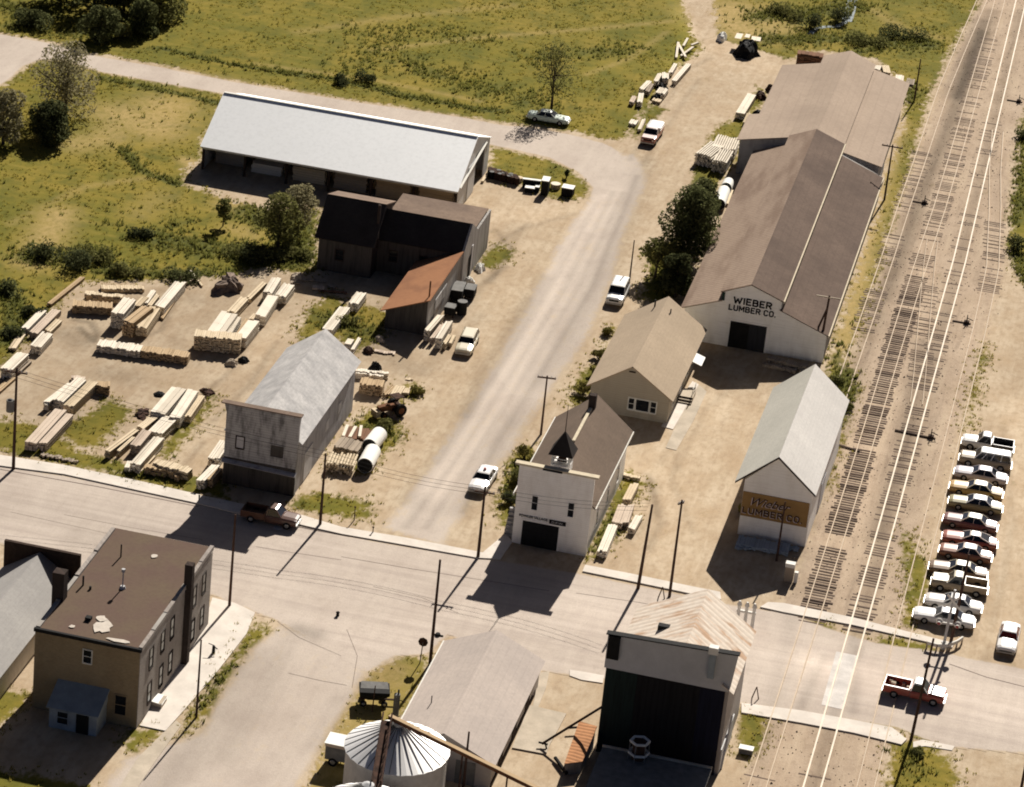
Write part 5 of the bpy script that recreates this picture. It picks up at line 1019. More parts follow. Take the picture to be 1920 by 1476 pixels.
cars = [(1835,900,(.5,.47,.5),None,'lavender grey sedan directly below the tan panel wagon',{}), (1831,929,(.5,.33,.12),(.74,.66,.5),'ochre sedan with roof painted sunlit cream in the upper car row',{}), (1827,956,(.3,.26,.13),W_,'olive sedan with roof painted sunlit white below the ochre one',{}), (1820,990,(.17,.07,.06),CR,'dark maroon sedan with roof painted sunlit cream, middle of the row',{}),
 (1813,1021,(.3,.085,.055),(.72,.62,.55),'red-brown fastback with roof painted sunlit cream under the maroon sedan',{'fast':True}), (1808,1048,(.26,.11,.065),(.7,.58,.5),'small rust-brown car with roof painted sunlit pink behind the dark pole',{'L':.95}), (1795,1080,(.19,.12,.07),CR,'long brown sedan with roof painted sunlit cream behind the signal pole',{'L':1.04})]
for x, y, c, rf_, lab, kw in cars: sedan(row(x, y), R+0, c, lab, rf_, GRP, **kw)
pickup(row(1797,1108), R+0, TN, 'tan pickup with open wooden bed in the lower row', roof=CR, group=GRP, hood=CR)
sedan(row(1789,1140), R+0, (.62,.58,.54), 'pale sedan second from the bottom of the car row', W_, GRP)
sedan(row(1768,1168), R+.02, (.76,.76,.75), 'white sedan at the bottom end of the car row', None, GRP, L=1.06)
sedan(G(905,908), -PI/2-.02, (.78,.76,.74), 'white sedan with red roof light parked left of the hall', beacon=True)
t = van(G(1157,560), -PI/2+.03, (.8,.79,.76), 'white square-backed wagon beside the short pole', top=(.82,.81,.78))
sedan(G(875,652), -PI/2+.06, (.6,.54,.4), 'cream station wagon next to the lumber by the rusty lean-to', wagon=True)
pickup(G(1221,262), -PI/2-.02, (.38,.12,.09), 'two-tone pickup with white covered bed at the yard corner', roof=(.75,.66,.62), hood=(.62,.48,.44), camper=W_, L=1.1)
sedan(G(1028,228), .0, (.5,.58,.5), 'pale mint green sedan parked under the sparse tree', (.6,.66,.58), L=1.0)
pickup(G(1716,1308), -.03, (.36,.075,.045), 'red pickup driving over the crossing, sun reflection painted white on roof and hood', roof=W_, hood=W_, load=True, L=1.06)  # white on roof and hood is the sun's reflection put into paint
rc = sedan(G(1889,1206), -PI/2-.0, (.74,.72,.7), 'white car with red interior at the right edge', (.78,.77,.76))
for ch in rc.children:
    if ch.name.startswith('window_glass'): ch.data.materials.clear(); ch.data.materials.append(flat('red_interior_glass', (.22,.03,.02), .2, .2, 1, spec=.4))
pickup(G(510,979), .0, (.1,.045,.032), 'rusty red pickup in the shadow of the weathered building', bedcol=(.13,.06,.035), L=1.06)
# box trailer behind the grain bin
b = G(634,1430); t = thing('box_trailer', b, 'white-roofed box trailer half hidden behind the grain bin', 'trailer'); m = MB(); m.box(-1.0,2.2,-.8,.8,.6,2.2); m.build('body', M['grey_steel'], t); m = MB(); m.slab((-1.1,-.9,2.2),(2.3,-.9,2.2),(2.3,.9,2.26),(-1.1,.9,2.26),.06); m.build('roof', M['tarp'], t)
m = MB(); m.box(-1.04,2.24,-.84,-.8,1.85,2.2); m.build('roof_edge', M['L_pink'], t); wheels(t, (-.3,1.2), .78, .4)
# grain wagon
b = G(700,1318); t = thing('grain_wagon', b, 'dark gravity grain wagon with shiny sloped sides on brown grass', 'wagon', rz=.3); t.scale = (.82,.82,.72); m = MB(); m.loft([[(-.7,-.5,.7),(.7,-.5,.7),(.7,.5,.7),(-.7,.5,.7)],[(-1.6,-1.1,1.7),(1.6,-1.1,1.7),(1.6,1.1,1.7),(-1.6,1.1,1.7)],[(-1.6,-1.1,2.1),(1.6,-1.1,2.1),(1.6,1.1,2.1),(-1.6,1.1,2.1)]]); m.build('hopper', M['black'], t)
m = MB(); m.slab((-1.5,-.2,2.12),(1.5,-.2,2.12),(1.4,1.0,2.3),(-1.4,1.0,2.3),.05); m.build('cover', M['grey_steel'], t); m = MB(); m.box(-1.6,2.6,-.1,.1,.5,.65); m.cyl((2.6,0,.6),(3.4,0,.3),.06); m.build('drawbar', M['rust_dark'], t); wheels(t, (-1.1,1.1), .85, .36)
# tractor
b = G(735,777); t = thing('tractor', b, 'small dark red tractor beside the pallets', 'tractor', rz=-2.3); m = MB(); m.box(-.2,1.7,-.28,.28,.65,1.15); m.loft([[(.5,-.3,1.0),(.5,.3,1.0),(.5,.3,1.3),(.5,-.3,1.3)],[(1.8,-.25,1.0),(1.8,.25,1.0),(1.8,.25,1.2),(1.8,-.25,1.2)]]); m.build('hood', M['rust'], t)
m = MB(); m.box(-.9,.2,-.4,.4,.5,.9); m.box(-.75,-.35,-.3,.3,.9,1.2); m.build('seat', M['rust_dark'], t); m = MB(); m.slab((-1.0,-.6,2.05),(.1,-.6,2.05),(.1,.6,2.05),(-1.0,.6,2.05),.06); 
for x, y in ((-.95,-.5),(-.95,.5),(.05,-.5),(.05,.5)): m.cyl((x,y,.8),(x,y,2.0),.04,.04,5)
m.build('canopy', M['rust_dark'], t)
for x, y, r_ in ((-.5,-.75,.68),(-.5,.75,.68),(1.4,-.55,.36),(1.4,.55,.36)):
    m = MB(); m.cyl((x,y-.17,r_),(x,y+.17,r_),r_,r_,16); o = m.build('wheel', M['rubber'], t); m = MB(); m.cyl((x,y-.19,r_),(x,y+.19,r_),r_*.5,r_*.5,12); m.build('rim', M['rust'], o)
m = MB(); m.box(1.75,2.3,-.5,.5,.2,.9); m.build('front_loader', M['L_pale'], t)
# ------------------------------------------------------------------ lumber stacks; corners of the top face read at the stack's own height
CR_ = {'A': (0,500,6), 'B': (160,500,6), 'C': (0,680,6), 'D': (180,690,6), 'E': (380,490,6), 'F': (590,360,5.647), 'G': (600,560,6), 'H': (560,640,5.677), 'I': (1160,60,6.4), 'J': (1280,140,5.27), 'T': (1280,0,3), 'K': (880,290,8), 'P': (0,0,1), 'Q': (920,720,4.341), 'U': (1060,540,3.692), 'V': (1320,680,3.28), 'X': (1340,530,7.767)}
def cp(c, p): o = CR_[c]; return (o[0]+p[0]/o[2], o[1]+p[1]/o[2])
def bundle(c, nl, nr, fl, h, label, mat='L_pale', group='lumber stacks in the yard', cat='lumber stack', name='lumber_stack', bw=.24, bh=.2, z0=0.0, rag=.24, seed=None, bearers=True):
    A, B, C = (G(*cp(c, p), h) for p in (nl, nr, fl))
    L = C-A; ln = L.length; u = L.normalized(); n = Vector((-u.y, u.x, 0)); w = (B-A).dot(n); sgn = 1 if w > 0 else -1; w = max(abs(w), .12); n = n*sgn
    q = random.Random(int(A.x*97+A.y*31)); o = A+n*w/2; base = Vector((o.x, o.y, 0)); nb = max(1, round(w/bw)); bwid = w/nb; lay = max(1, round((h-z0-.08)/bh)); lh = (h-z0-.08)/lay
    mb = MB(base)
    if h-z0 > .3 and bearers:
        for f in (.12, .5, .88):
            p = base+u*ln*f-n*w*.5; mb.obox(p+Vector((0,0,z0)), n*w, u*.12, (0,0,.08))
    for k in range(lay):
        gap = .06 if (k % 3 == 2 and lay > 3) else .014
        for i in range(nb):
            e0, e1 = q.uniform(-rag, rag*.6), q.uniform(-rag*.6, rag); lat = q.uniform(-.012, .012)
            p = base+u*e0-n*(w/2)+n*(bwid*i+.006+lat)+Vector((0,0,z0+.08+k*lh)); 
            dz = q.uniform(-.03, .02) if k == lay-1 else 0
            mb.obox(p, u*(ln-e0+e1), n*(bwid-.016), (0,0,lh-gap+dz))
    ob = mb.build(name, M[mat]); ob.location = base
    return tag(ob, label, cat, group)
S = bundle
def posts(c, nl, nr, fl, h, label, mat='L_white', group='bundles of pale round posts by the shed wall', d=.3):
    A, B, C = (G(*cp(c, p), h) for p in (nl, nr, fl)); L = C-A; u = L.normalized(); n = Vector((-u.y,u.x,0)); w = (B-A).dot(n)
    if w < 0: n = -n; w = -w
    q = random.Random(int(A.x*31+A.y)); base = A+n*w/2; base.z = 0; mb = MB(base); k = 0; z = d/2
    while z < h+.05:
        off = (k % 2)*d/2; x = off
        while x < w:
            e0, e1 = q.uniform(-.3,.2), q.uniform(-.25,.3); p = base-n*w/2+n*x+u*e0; r_ = d/2*q.uniform(.82,1.0); mb.cyl((p.x,p.y,z),tuple(Vector((p.x,p.y,z))+u*(L.length-e0+e1)),r_,r_*.9,8); x += d
        z += d*.87; k += 1
    o = mb.build('post_bundle', M[mat]); o.location = base; return tag(o, label, 'post bundle', group)
# far left diagonal row
S('A',(530,405),(575,425),(900,110),.4,'single long beam at the top of the diagonal row, reaching the grass','L_tan')
S('A',(240,680),(330,690),(440,480),.8,'white-topped stack at the meadow side of the diagonal row','L_white')
S('A',(330,730),(440,740),(590,470),.7,'pinkish stack inside the diagonal row beside the white-topped one','L_pink')
S('A',(500,710),(580,722),(625,590),.5,'low thin stack on the yard side of the diagonal row','L_pale')
S('A',(340,880),(465,905),(470,735),.95,'short square stack at the lower end of the diagonal row','L_white')
S('A',(100,905),(175,925),(250,690),.4,'narrow low stack left of the short square stack','L_pale')
S('A',(10,1125),(135,1160),(190,955),1.3,'tall stack at the far left, above the transformer pole','L_white')
S('A',(180,1150),(225,1180),(290,1050),.4,'small loose boards beside the tall far left stack','L_grey')
S('A',(-60,1380),(5,1400),(110,1230),.35,'long plank cut off by the left picture edge','L_tan')
S('A',(1140,245),(1640,300),(1132,208),.45,'thin light beam lying crosswise behind all the others','L_pale')
S('A',(950,302),(1370,362),(962,272),.85,'second crosswise beam pile, dark fronted and narrow','L_pale')
S('A',(815,432),(1262,465),(825,372),.95,'crosswise stack with tan top left of the tall centre stacks','L_tan')
S('A',(1085,882),(1610,892),(1125,815),.85,'long crosswise stack in the middle of the dirt yard','L_white')
S('B',(622,945),(1142,1042),(655,885),.9,'brown-sided crosswise stack right of the long yard stack','L_tan')
# tall centre group
S('B',(290,505),(420,542),(430,342),1.9,'tallest left stack of the upper centre group','L_white')
S('B',(425,600),(545,632),(640,432),1.8,'tan stack in the middle of the upper centre group','L_tan')
S('B',(570,662),(690,692),(720,442),1.3,'lower tan stack at the right of the upper centre group','L_pale')
S('B',(545,420),(625,432),(640,325),1.25,'short boards on top behind the tan centre stack','L_pale')
S('B',(640,402),(700,414),(738,260),1.05,'narrow boards pointing up behind the centre group','L_white')
S('B',(700,425),(742,440),(790,310),.95,'narrowest boards beside the white sheet stack','L_pale')
S('B',(775,435),(885,470),(1010,160),1.05,'long white-topped stack running up to the grass','L_white')
S('B',(845,570),(880,580),(985,365),.3,'single thin board right of the long white-topped stack','L_tan',bearers=False)
S('B',(1080,190),(1108,203),(1230,105),.3,'thin pole beyond the end of the white-topped stack','L_pale',bearers=False)
S('B',(1195,100),(1240,115),(1175,45),.3,'short board crossing the thin pole near the bank','L_white',bearers=False)
S('B',(1300,205),(1330,215),(1250,140),.25,'short board lying loose below the thin pole','L_pale',bearers=False)
# right of it
S('B',(1225,770),(1742,858),(1245,700),1.75,'tall dark-fronted crosswise stack in the middle of the yard','L_pale')
S('B',(1370,722),(1555,760),(1530,500),1.55,'wide white sheet stack behind the tall crosswise one','L_white',bw=.6)
S('B',(1580,742),(1640,757),(1690,560),1.2,'narrow stack right of the wide white sheets','L_white')
S('B',(1690,760),(1728,768),(1800,585),1.0,'thin boards between the narrow and the right white stack','L_tan')
S('B',(1690,775),(1812,802),(1835,592),1.4,'white stack at the right end behind the tall crosswise one','L_white',bw=.5)
S('B',(1600,492),(1700,512),(1740,340),.9,'pale stack up-slope of the wide white sheets','L_pale')
S('E',(490,402),(545,415),(670,225),.7,'narrow tapering boards up-slope of the pale stack','L_pale')
S('E',(680,330),(780,355),(780,170),1.2,'white block stack highest on the right yard row','L_white')
S('E',(812,372),(928,412),(910,242),1.1,'white stack next to the highest block on the right row','L_white')
S('E',(590,590),(712,612),(730,372),1.25,'long white stack in the middle of the right row','L_white',bw=.5)
S('E',(515,645),(580,657),(570,585),.7,'small pale stub stack left of the long white stack','L_pale')
S('E',(1350,745),(1455,785),(1540,505),.9,'cream stack just behind the weathered building roof','L_white')
S('E',(1640,460),(1752,482),(1730,340),1.0,'short white stack near the warehouse shadow','L_white')
S('E',(1590,925),(1655,952),(1635,862),.7,'white panels leaning behind the weathered building','L_white',bw=.5)
S('E',(1665,985),(1702,995),(1745,855),.6,'single white strip beside the white panels','L_white',bearers=False)
# lower left bundles
S('C',(485,432),(560,442),(765,217),1.0,'narrow left column of the lower left bundle','L_white')
S('C',(600,402),(718,432),(855,160),1.2,'broad white column of the lower left bundle','L_white')
S('C',(718,466),(815,502),(995,200),1.1,'yellowish right column of the lower left bundle','L_pale')
S('C',(1085,256),(1238,262),(1090,205),1.0,'dark-fronted cross pile at the head of the lower left bundle','L_tan')
S('C',(800,170),(960,190),(802,142),.4,'thin pink plank behind the lower left bundle','L_pink',bearers=False)
S('C',(285,880),(425,892),(622,512),1.0,'left half of the long bundle nearest the transformer pole','L_pink',bw=.34)
S('C',(440,892),(535,902),(735,575),.95,'right half of the long bundle nearest the transformer pole','L_pink',bw=.3)
# lower centre bundles
S('D',(610,482),(782,512),(850,202),1.3,'broad white stack at the top left of the lower centre row','L_white',bw=.55)
S('D',(830,532),(965,535),(1030,232),1.3,'broad white stack at the top right of the lower centre row','L_white',bw=.5)
S('D',(1000,532),(1062,552),(1160,300),.9,'yellow boards on the right flank of the lower centre row','L_pale')
S('D',(460,652),(560,667),(650,502),.9,'yellowish stack midway on the left of the lower centre row','L_pale')
S('D',(590,700),(742,747),(762,532),1.05,'cream stack midway on the right of the lower centre row','L_white')
S('D',(385,852),(492,882),(520,690),1.1,'pinkish stack in the lower half of the lower centre row','L_pink')
S('D',(100,922),(152,942),(425,682),.9,'long thin pile at the left foot of the lower centre row','L_pale')
S('D',(235,922),(272,932),(402,772),.8,'short thin pile beside the long thin pile','L_pale')
S('D',(390,1062),(492,1097),(655,765),1.05,'ragged white stack at the foot of the lower centre row','L_white')
S('D',(480,1152),(512,1157),(640,982),.3,'single board leaning along the ragged white stack','L_pale',bearers=False)
S('D',(318,1110),(372,1122),(350,1042),.6,'small cream stub at the street end of the lower centre row','L_white')
S('D',(635,1067),(1062,1152),(690,1020),1.0,'rear crosswise stack near the street, pale topped','L_pale')
S('D',(540,1112),(892,1187),(560,1077),.8,'front crosswise stack near the street, shaded below','L_tan')
S('D',(880,1222),(932,1236),(895,1180),.55,'small tan stub at the end of the front crosswise stack','L_tan')
S('D',(1265,992),(1382,1022),(1395,805),1.2,'white stack against the wall of the weathered building','L_white')
S('D',(1135,1247),(1227,1262),(1300,1082),1.05,'ragged white stack at the front corner of the weathered building','L_white')
S('D',(1240,1232),(1322,1247),(1345,1112),1.0,'tan stack tight beside the weathered building corner','L_tan')
# beside the lean-to
g2 = 'timber piles along the gravel road'
S('G',(1175,342),(1242,362),(1320,176),1.4,'white-topped stack leaning on the rusty lean-to end',group=g2,mat='L_white')
S('G',(1300,432),(1372,447),(1420,240),1.35,'white-topped stack nearer the cream station wagon',group=g2,mat='L_white')
S('G',(1240,432),(1284,442),(1352,282),.9,'poles lying between the two white-topped lean-to stacks',group=g2,mat='L_pink')
S('G',(1380,492),(1422,502),(1440,400),.8,'short poles at the corner of the lean-to stacks',group=g2,mat='L_pale')
S('G',(1448,492),(1482,500),(1495,400),.6,'short pole ends closest to the cream station wagon',group=g2,mat='L_pale')
S('G',(400,808),(772,842),(402,786),.75,'thin white beam sticking out behind the weathered building',group=g2,mat='L_white')
S('G',(400,838),(712,882),(404,812),.65,'broader white beam sticking out behind the weathered building',group=g2,mat='L_white')
S('G',(445,945),(712,967),(470,880),1.3,'dark-fronted stack with grey-tan top beside the weathered wall',group=g2,mat='L_tan')
S('G',(708,1062),(770,1080),(795,970),.45,'left pallet of the three behind the red tractor',group=g2,mat='L_tan',name='pallet',cat='pallet')
S('G',(790,1072),(882,1112),(855,970),.55,'largest pale pallet of the three behind the red tractor',group=g2,mat='L_pale',name='pallet',cat='pallet')
S('G',(878,1042),(1000,1062),(902,985),.4,'right pallet of the three behind the red tractor',group=g2,mat='L_pale',name='pallet',cat='pallet')
S('G',(960,900),(1040,925),(968,888),.15,'thin plank lying alone on the bare yard',group=g2,mat='L_pale',bearers=False)
S('H',(455,1010),(770,1022),(500,900),.35,'brown pallet deck under the three white beams',group=g2,mat='L_brown',name='pallet',cat='pallet')
for i, (nl, nr, fl, lab) in enumerate([((458,1000),(492,1006),(508,876),'left white beam on the brown pallet'), ((530,1002),(566,1008),(592,890),'middle white beam on the brown pallet'), ((632,1010),(664,1014),(652,890),'right white beam on the brown pallet')]):
    S('H',nl,nr,fl,.62,lab,'L_white',group='white beams on the brown pallet',cat='beam',name='beam',z0=.36,bearers=False)
S('H',(372,1110),(625,1180),(450,1015),.85,'weathered brown pallet stack below the white beams',group=g2,mat='L_grey')
posts('H',(300,1290),(572,1342),(350,1178),1.0,'bundle of cream posts by the weathered wall','L_pale',None)
def tank(c, near, far, r, label, mat='tarp', group='white tanks by the weathered building', name='storage_tank', cat='tank'):
    A, B = G(*cp(c, near), r), G(*cp(c, far), r); o = Vector((A.x, A.y, 0)); t = thing(name, o, label, cat, group=group); d = (B-A).normalized()
    m = MB(o); m.cyl(A, B, r, r, 22); m.build('shell', M[mat], t); m = MB(o); m.cyl(A-d*.03, A+d*.02, r*.93, r*.93, 22); m.build('end_plate', M['black'], t)
    m = MB(o); 
    for f in (.2, .8): p = A.lerp(B, f); m.box(p.x-r*.7,p.x+r*.7,p.y-.1,p.y+.1,0,.3)
    m.build('cradle', M['dark_wood'], t); return t
tank('H',(705,1325),(790,1170),.82,'lower white tank with black end beside the weathered building')
tank('H',(755,1120),(860,990),.82,'upper white tank behind the other near the tractor')
# pile against the hall
g3 = 'timber piled beside the village hall'
S('Q',(870,1350),(945,1370),(960,1135),.8,'long white stack nearest the street beside the hall','L_white',g3)
S('Q',(985,1120),(1070,1140),(1040,975),.8,'pinkish stack of poles in the middle beside the hall','L_pink',g3)
S('Q',(1075,1115),(1125,1125),(1120,975),.75,'narrow pinkish stack right of the pole stack','L_pink',g3)
S('Q',(1120,1165),(1175,1185),(1180,1060),.7,'short white stack sticking out toward the drive','L_white',g3)
S('Q',(1075,930),(1140,945),(1140,805),.8,'tan stack at the rear of the hall pile','L_pale',g3)
S('Q',(1060,740),(1195,800),(1070,722),.4,'slanting board at the rear corner of the hall','L_pale',g3,bearers=False)
S('P',(1004,937+0),(1004.1,937),(1004,937),.02,'x') if False else None
# upper yard
g4 = 'timber and scrap along the upper yard'
S('I',(640,572),(692,592),(812,375),.7,'long white beam at the left edge of the upper yard','L_white',g4)
S('I',(600,476),(642,490),(660,375),.7,'short white beam beside the long one in the upper yard','L_white',g4)
S('I',(420,580),(475,588),(470,492),.8,'pale block at the left of the upper scrap row','L_white',g4)
S('I',(520,545),(602,572),(520,482),.9,'white panel above a dark gap in the upper scrap row','L_white',g4)
S('I',(245,672),(302,692),(335,580),.8,'white-topped block at the meadow side of the scrap row','L_white',g4)
S('I',(320,700),(368,717),(372,612),.7,'grey weathered block in the middle of the scrap row','L_grey',g4)
S('I',(445,722),(555,742),(490,662),.8,'wide white block on the yard side of the scrap row','L_white',g4)
S('I',(125,832),(182,842),(160,768),.6,'pinkish block at the lower left of the scrap row','L_pink',g4)
S('I',(220,832),(282,852),(240,730),.8,'white upright block beside the pinkish one','L_white',g4)
S('I',(398,815),(512,825),(420,790),.4,'cream plank lying low at the yard edge','L_pale',g4)
S('I',(120,1090),(212,1102),(150,1045),.4,'white board ends above the two-tone pickup','L_white',g4)
S('I',(228,1158),(272,1165),(282,1038),.5,'two white boards right of the board ends','L_white',g4)
S('I',(1405,962),(1506,992),(1545,735),.9,'large white bundle on the shed side of the upper yard','L_white',g4,bw=.6)
S('I',(1490,1082),(1562,1087),(1540,972),.5,'cream sheet stack against the shed roof edge','L_pale',g4)
S('I',(1590,1085),(1662,1087),(1630,990),.55,'pinkish boards against the shed roof edge','L_pink',g4)
S('T',(645,300),(792,310),(650,280),2.0,'red-brown stack with white top behind the far end of the shed','L_brown',g4,bw=.5)
S('J',(430,1270),(455,1272),(482,1130),.4,'cream board standing by the wall below the white tarps','L_pale',g4)
S('T',(1075,385),(1110,390),(1085,365),.5,'pale scrap block behind the far right of the shed','L_white',g4)
S('T',(1130,405),(1175,425),(1120,365),.4,'loose boards right of the pale scrap block','L_pale',g4)
S('T',(1195,455),(1240,465),(1200,420),.4,'white sheet farthest right behind the shed','L_white',g4)
S('T',(1255,470),(1300,480),(1262,440),.3,'weathered boards by the pole behind the shed','L_grey',g4)
# scrap vehicle heap at the head of the yard
# A-shaped trusses
b = G(*cp('I',(760,310))); t = thing('roof_truss', b, 'white timber A-frames leaning in the grass of the upper yard', 'roof truss')
for p, q_ in (((690,320),(712,150)),((712,150),(800,325)),((745,300),(890,205)),((870,170),(950,150)),((775,180),(825,100))):
    A, B = G(*cp('I',p),.15)-b, G(*cp('I',q_),.15)-b; B.z = .3; d = (B-A); n = Vector((-d.y,d.x,0)).normalized()*.32; m = MB(); m.obox(A-n/2, d, n, (0,0,.22)); m.build('rafter', M['L_white'], t)
# tarped heaps by the shed wall
def heap(c, pts, h, label, mat='tarp', cat='covered pile', name='tarp_pile', group=None, seed=1, rag=.25):
    W = [G(*cp(c, p), h*.75) for p in pts]; cx = sum(p.x for p in W)/len(W); cy = sum(p.y for p in W)/len(W); q = random.Random(seed); n = 26; rings = 5; V = []; F = []
    def rad(an):
        best = .6
        for p in W:
            dx, dy = p.x-cx, p.y-cy; dd = math.hypot(dx, dy); w = max(0, math.cos(an-math.atan2(dy, dx)))**6; best = max(best, dd*w)
        return best
    rr = [rad(2*math.pi*i/n) for i in range(n)]; rr = [(rr[i-1]+2*rr[i]+rr[(i+1) % n])/4 for i in range(n)]
    for k in range(rings):
        f = 1-k/(rings); z = h*(1-f**3.0) if k else 0
        for i in range(n):
            an = 2*math.pi*i/n; r_ = rr[i]*(f**.8)*(1+q.uniform(-rag, rag)*.35); V.append((r_*math.cos(an), r_*math.sin(an), max(0, z*(1+q.uniform(-.12,.12)))))
    V.append((0,0,h)); 
    for k in range(rings-1): F += [(k*n+i, k*n+(i+1) % n, (k+1)*n+(i+1) % n, (k+1)*n+i) for i in range(n)]
    F += [((rings-1)*n+i, (rings-1)*n+(i+1) % n, rings*n) for i in range(n)]
    m = MB(); m.add(V, F); o = m.build(name, M[mat]); o.location = (cx, cy, 0); return tag(o, label, cat, group)
def covered(c, nl, nr, fl, h, label, group='white covered piles by the shed wall'):
    A, B, C = (G(*cp(c, p), h) for p in (nl, nr, fl)); L = C-A; u = L.normalized(); n = Vector((-u.y,u.x,0)); w = abs((B-A).dot(n)); 
    if (B-A).dot(n) < 0: n = -n
    base = A+n*w/2; base.z = 0; t = thing('covered_pile', base, label, 'covered pile', group=group); q = random.Random(int(A.x*13))
    secs = []; K = 9
    for k in range(7):
        f = k/6; s = [u*(L.length*f)-n*w*.52+Vector((0,0,h*.45+q.uniform(-.12,.1)))]
        for i in range(K): a_ = math.pi*i/(K-1); s.append(u*(L.length*f+q.uniform(-.05,.05))-n*(math.cos(a_)*w*.52)+Vector((0,0,h*(.62+.38*math.sin(a_))+q.uniform(-.05,.05))))
        s.append(u*(L.length*f)+n*w*.52+Vector((0,0,h*.45+q.uniform(-.12,.1)))); secs.append(s)
    m = MB(); m.loft(secs); m.build('tarp', M['tarp'], t, smooth=False); m = MB(); m.obox(u*.12-n*w*.47, u*(L.length-.2), n*w*.94, (0,0,h*.75)); m.build('stack', M['L_brown'], t); return t
posts('J',(130,775),(300,802),(270,660),1.5,'left bundle of white posts with dark ends by the shed')
posts('J',(300,850),(445,862),(370,735),1.45,'bundle of white posts at the grey shed wall')
posts('J',(290,705),(520,722),(345,590),1.6,'broad rear bundle of white posts by the shed roof')
tank('J',(362,1285),(410,1150),.75,'white barrel-shaped tank with black end by the dark tree',group='white tanks at the long shed wall')
tank('J',(430,1120),(455,1068),.7,'shorter white tank behind the barrel-shaped one at the shed wall',group='white tanks at the long shed wall')
heap('B',[(1430,230),(1520,150),(1600,20),(1740,110),(1810,190),(1700,230)],1.2,'rough brown rubble heap with dark front on the yard edge','rubble','rubble heap','rubble_heap',seed=4,rag=.9)
heap('E',[(990,190),(1010,120),(1120,115),(1130,170)],.5,'pale debris heap in the corner of the warehouse shadow','stone','debris heap','debris_heap',seed=6,rag=.8)
heap('G',[(590,440),(640,400),(720,430),(720,470)],.5,'round pale stone heap at the edge of the lean-to shadow','stone','stone heap','stone_heap',seed=7,rag=.6)
heap('G',[(480,560),(540,510),(600,560),(590,600),(520,600)],.5,'dark scrap heap behind the weathered building','rust_dark','scrap heap','scrap_heap',seed=8,rag=.9)
heap('G',[(510,780),(600,690),(720,760),(700,800)],1.1,'black tyre and scrap heap behind the white beams','black','scrap heap','scrap_heap',seed=9,rag=.7)
heap('B',[(1570,1080),(1640,1020),(1700,1050),(1690,1100)],.5,'small tan debris heap below the tall crosswise stack','stone','debris heap','debris_heap',seed=10,rag=.9)
heap('B',[(1715,1030),(1770,1000),(1835,1030),(1800,1065)],.45,'small black heap beside the tan debris','black','scrap heap','scrap_heap',seed=11,rag=.5)
heap('I',[(1625,715),(1680,680),(1760,720),(1780,770),(1690,790)],.7,'rusty scrap heap above the large white bundle','rust_dark','scrap heap','scrap_heap',seed=12,rag=.9)
heap('I',[(1790,660),(1820,620),(1850,640),(1830,690)],.8,'small dark scrap heap at the shed roof corner','rust_dark','scrap heap','scrap_heap',seed=13,rag=.9)
heap('I',[(1630,960),(1660,920),(1715,945),(1690,985)],.5,'black scrap heap beside the cream sheets','black','scrap heap','scrap_heap',seed=14,rag=.8)
heap('I',[(440,640),(520,600),(600,640),(520,680)],.7,'dark scrap under the white panel in the upper yard','black','scrap heap','scrap_heap',seed=15,rag=.6)
heap('I',[(370,770),(450,740),(520,770),(450,800)],.6,'dark scrap in the middle of the upper scrap row','black','scrap heap','scrap_heap',seed=16,rag=.6)
heap('I',[(1170,40),(1260,0),(1310,10),(1240,75)],1.0,'white tarp wedge beside the derelict pickup','tarp','covered pile','tarp_pile',seed=17)
heap('I',[(1385,190),(1400,110),(1500,60),(1600,70),(1700,120),(1705,190),(1600,230),(1480,220)],1.7,'dark heap of wrecked machinery at the head of the yard','black','wreck heap','wreck_heap',seed=31,rag=.6)
for nl, nr, fl, z, lab in [((1590,95),(1700,118),(1600,50),1.55,'white panel lying on the right of the wreck heap'), ((1390,70),(1470,80),(1420,10),1.5,'white panel lying on the left of the wreck heap'), ((1510,60),(1570,66),(1530,20),1.75,'small white panel on top of the wreck heap')]:
    S('I',nl,nr,fl,z+.08,lab,'L_white','white panels on the wreck heap','panel','panel',z0=z,bearers=False,bw=.7,rag=.1)
heap('V',[(470,140),(500,100),(560,110),(600,100),(560,140)],.9,'scrap heap behind the sign shed at the edge of shade','rust_dark','scrap heap','scrap_heap',seed=18,rag=.9)
heap('F',[(1700,780),(1740,740),(1810,760),(1760,820)],.7,'white rag heap at the warehouse door','tarp','debris heap','debris_heap',seed=19,rag=.9)
heap('F',[(1590,940),(1640,880),(1680,920),(1640,950)],.8,'white debris above the grey hoppers','tarp','debris heap','debris_heap',seed=20,rag=.9)
heap('D',[(430,520),(480,440),(600,430),(600,500),(520,560)],.35,'dark board scraps left of the lower centre row','rust_dark','scrap heap','scrap_heap',seed=21,rag=.9)
heap('D',[(670,280),(700,260),(755,285),(740,300)],.3,'small black scrap left of the white stacks','black','scrap heap','scrap_heap',seed=22,rag=.5)
heap('D',[(1180,210),(1300,220),(1330,270),(1240,320)],.35,'brown scrap boards at the head of the lower centre row','rust_dark','scrap heap','scrap_heap',seed=23,rag=.9)
S('E',(985,235),(1100,225),(990,222),.25,'thin grey pole lying into the warehouse shadow','L_grey','loose boards by the warehouse',bearers=False)
S('E',(1110,205),(1395,205),(1112,190),.2,'long grey pole pointing into the warehouse shadow','L_grey','loose boards by the warehouse',bearers=False)
S('E',(1300,325),(1620,385),(1302,312),.2,'dark long board below the warehouse shadow','L_brown','loose boards by the warehouse',bearers=False)
S('E',(1235,300),(1370,300),(1240,262),.3,'pale panel lying below the grey poles','L_pink','loose boards by the warehouse',bearers=False)
S('E',(1440,290),(1540,300),(1400,262),.25,'greenish board right of the pale panel','L_grey','loose boards by the warehouse',bearers=False)
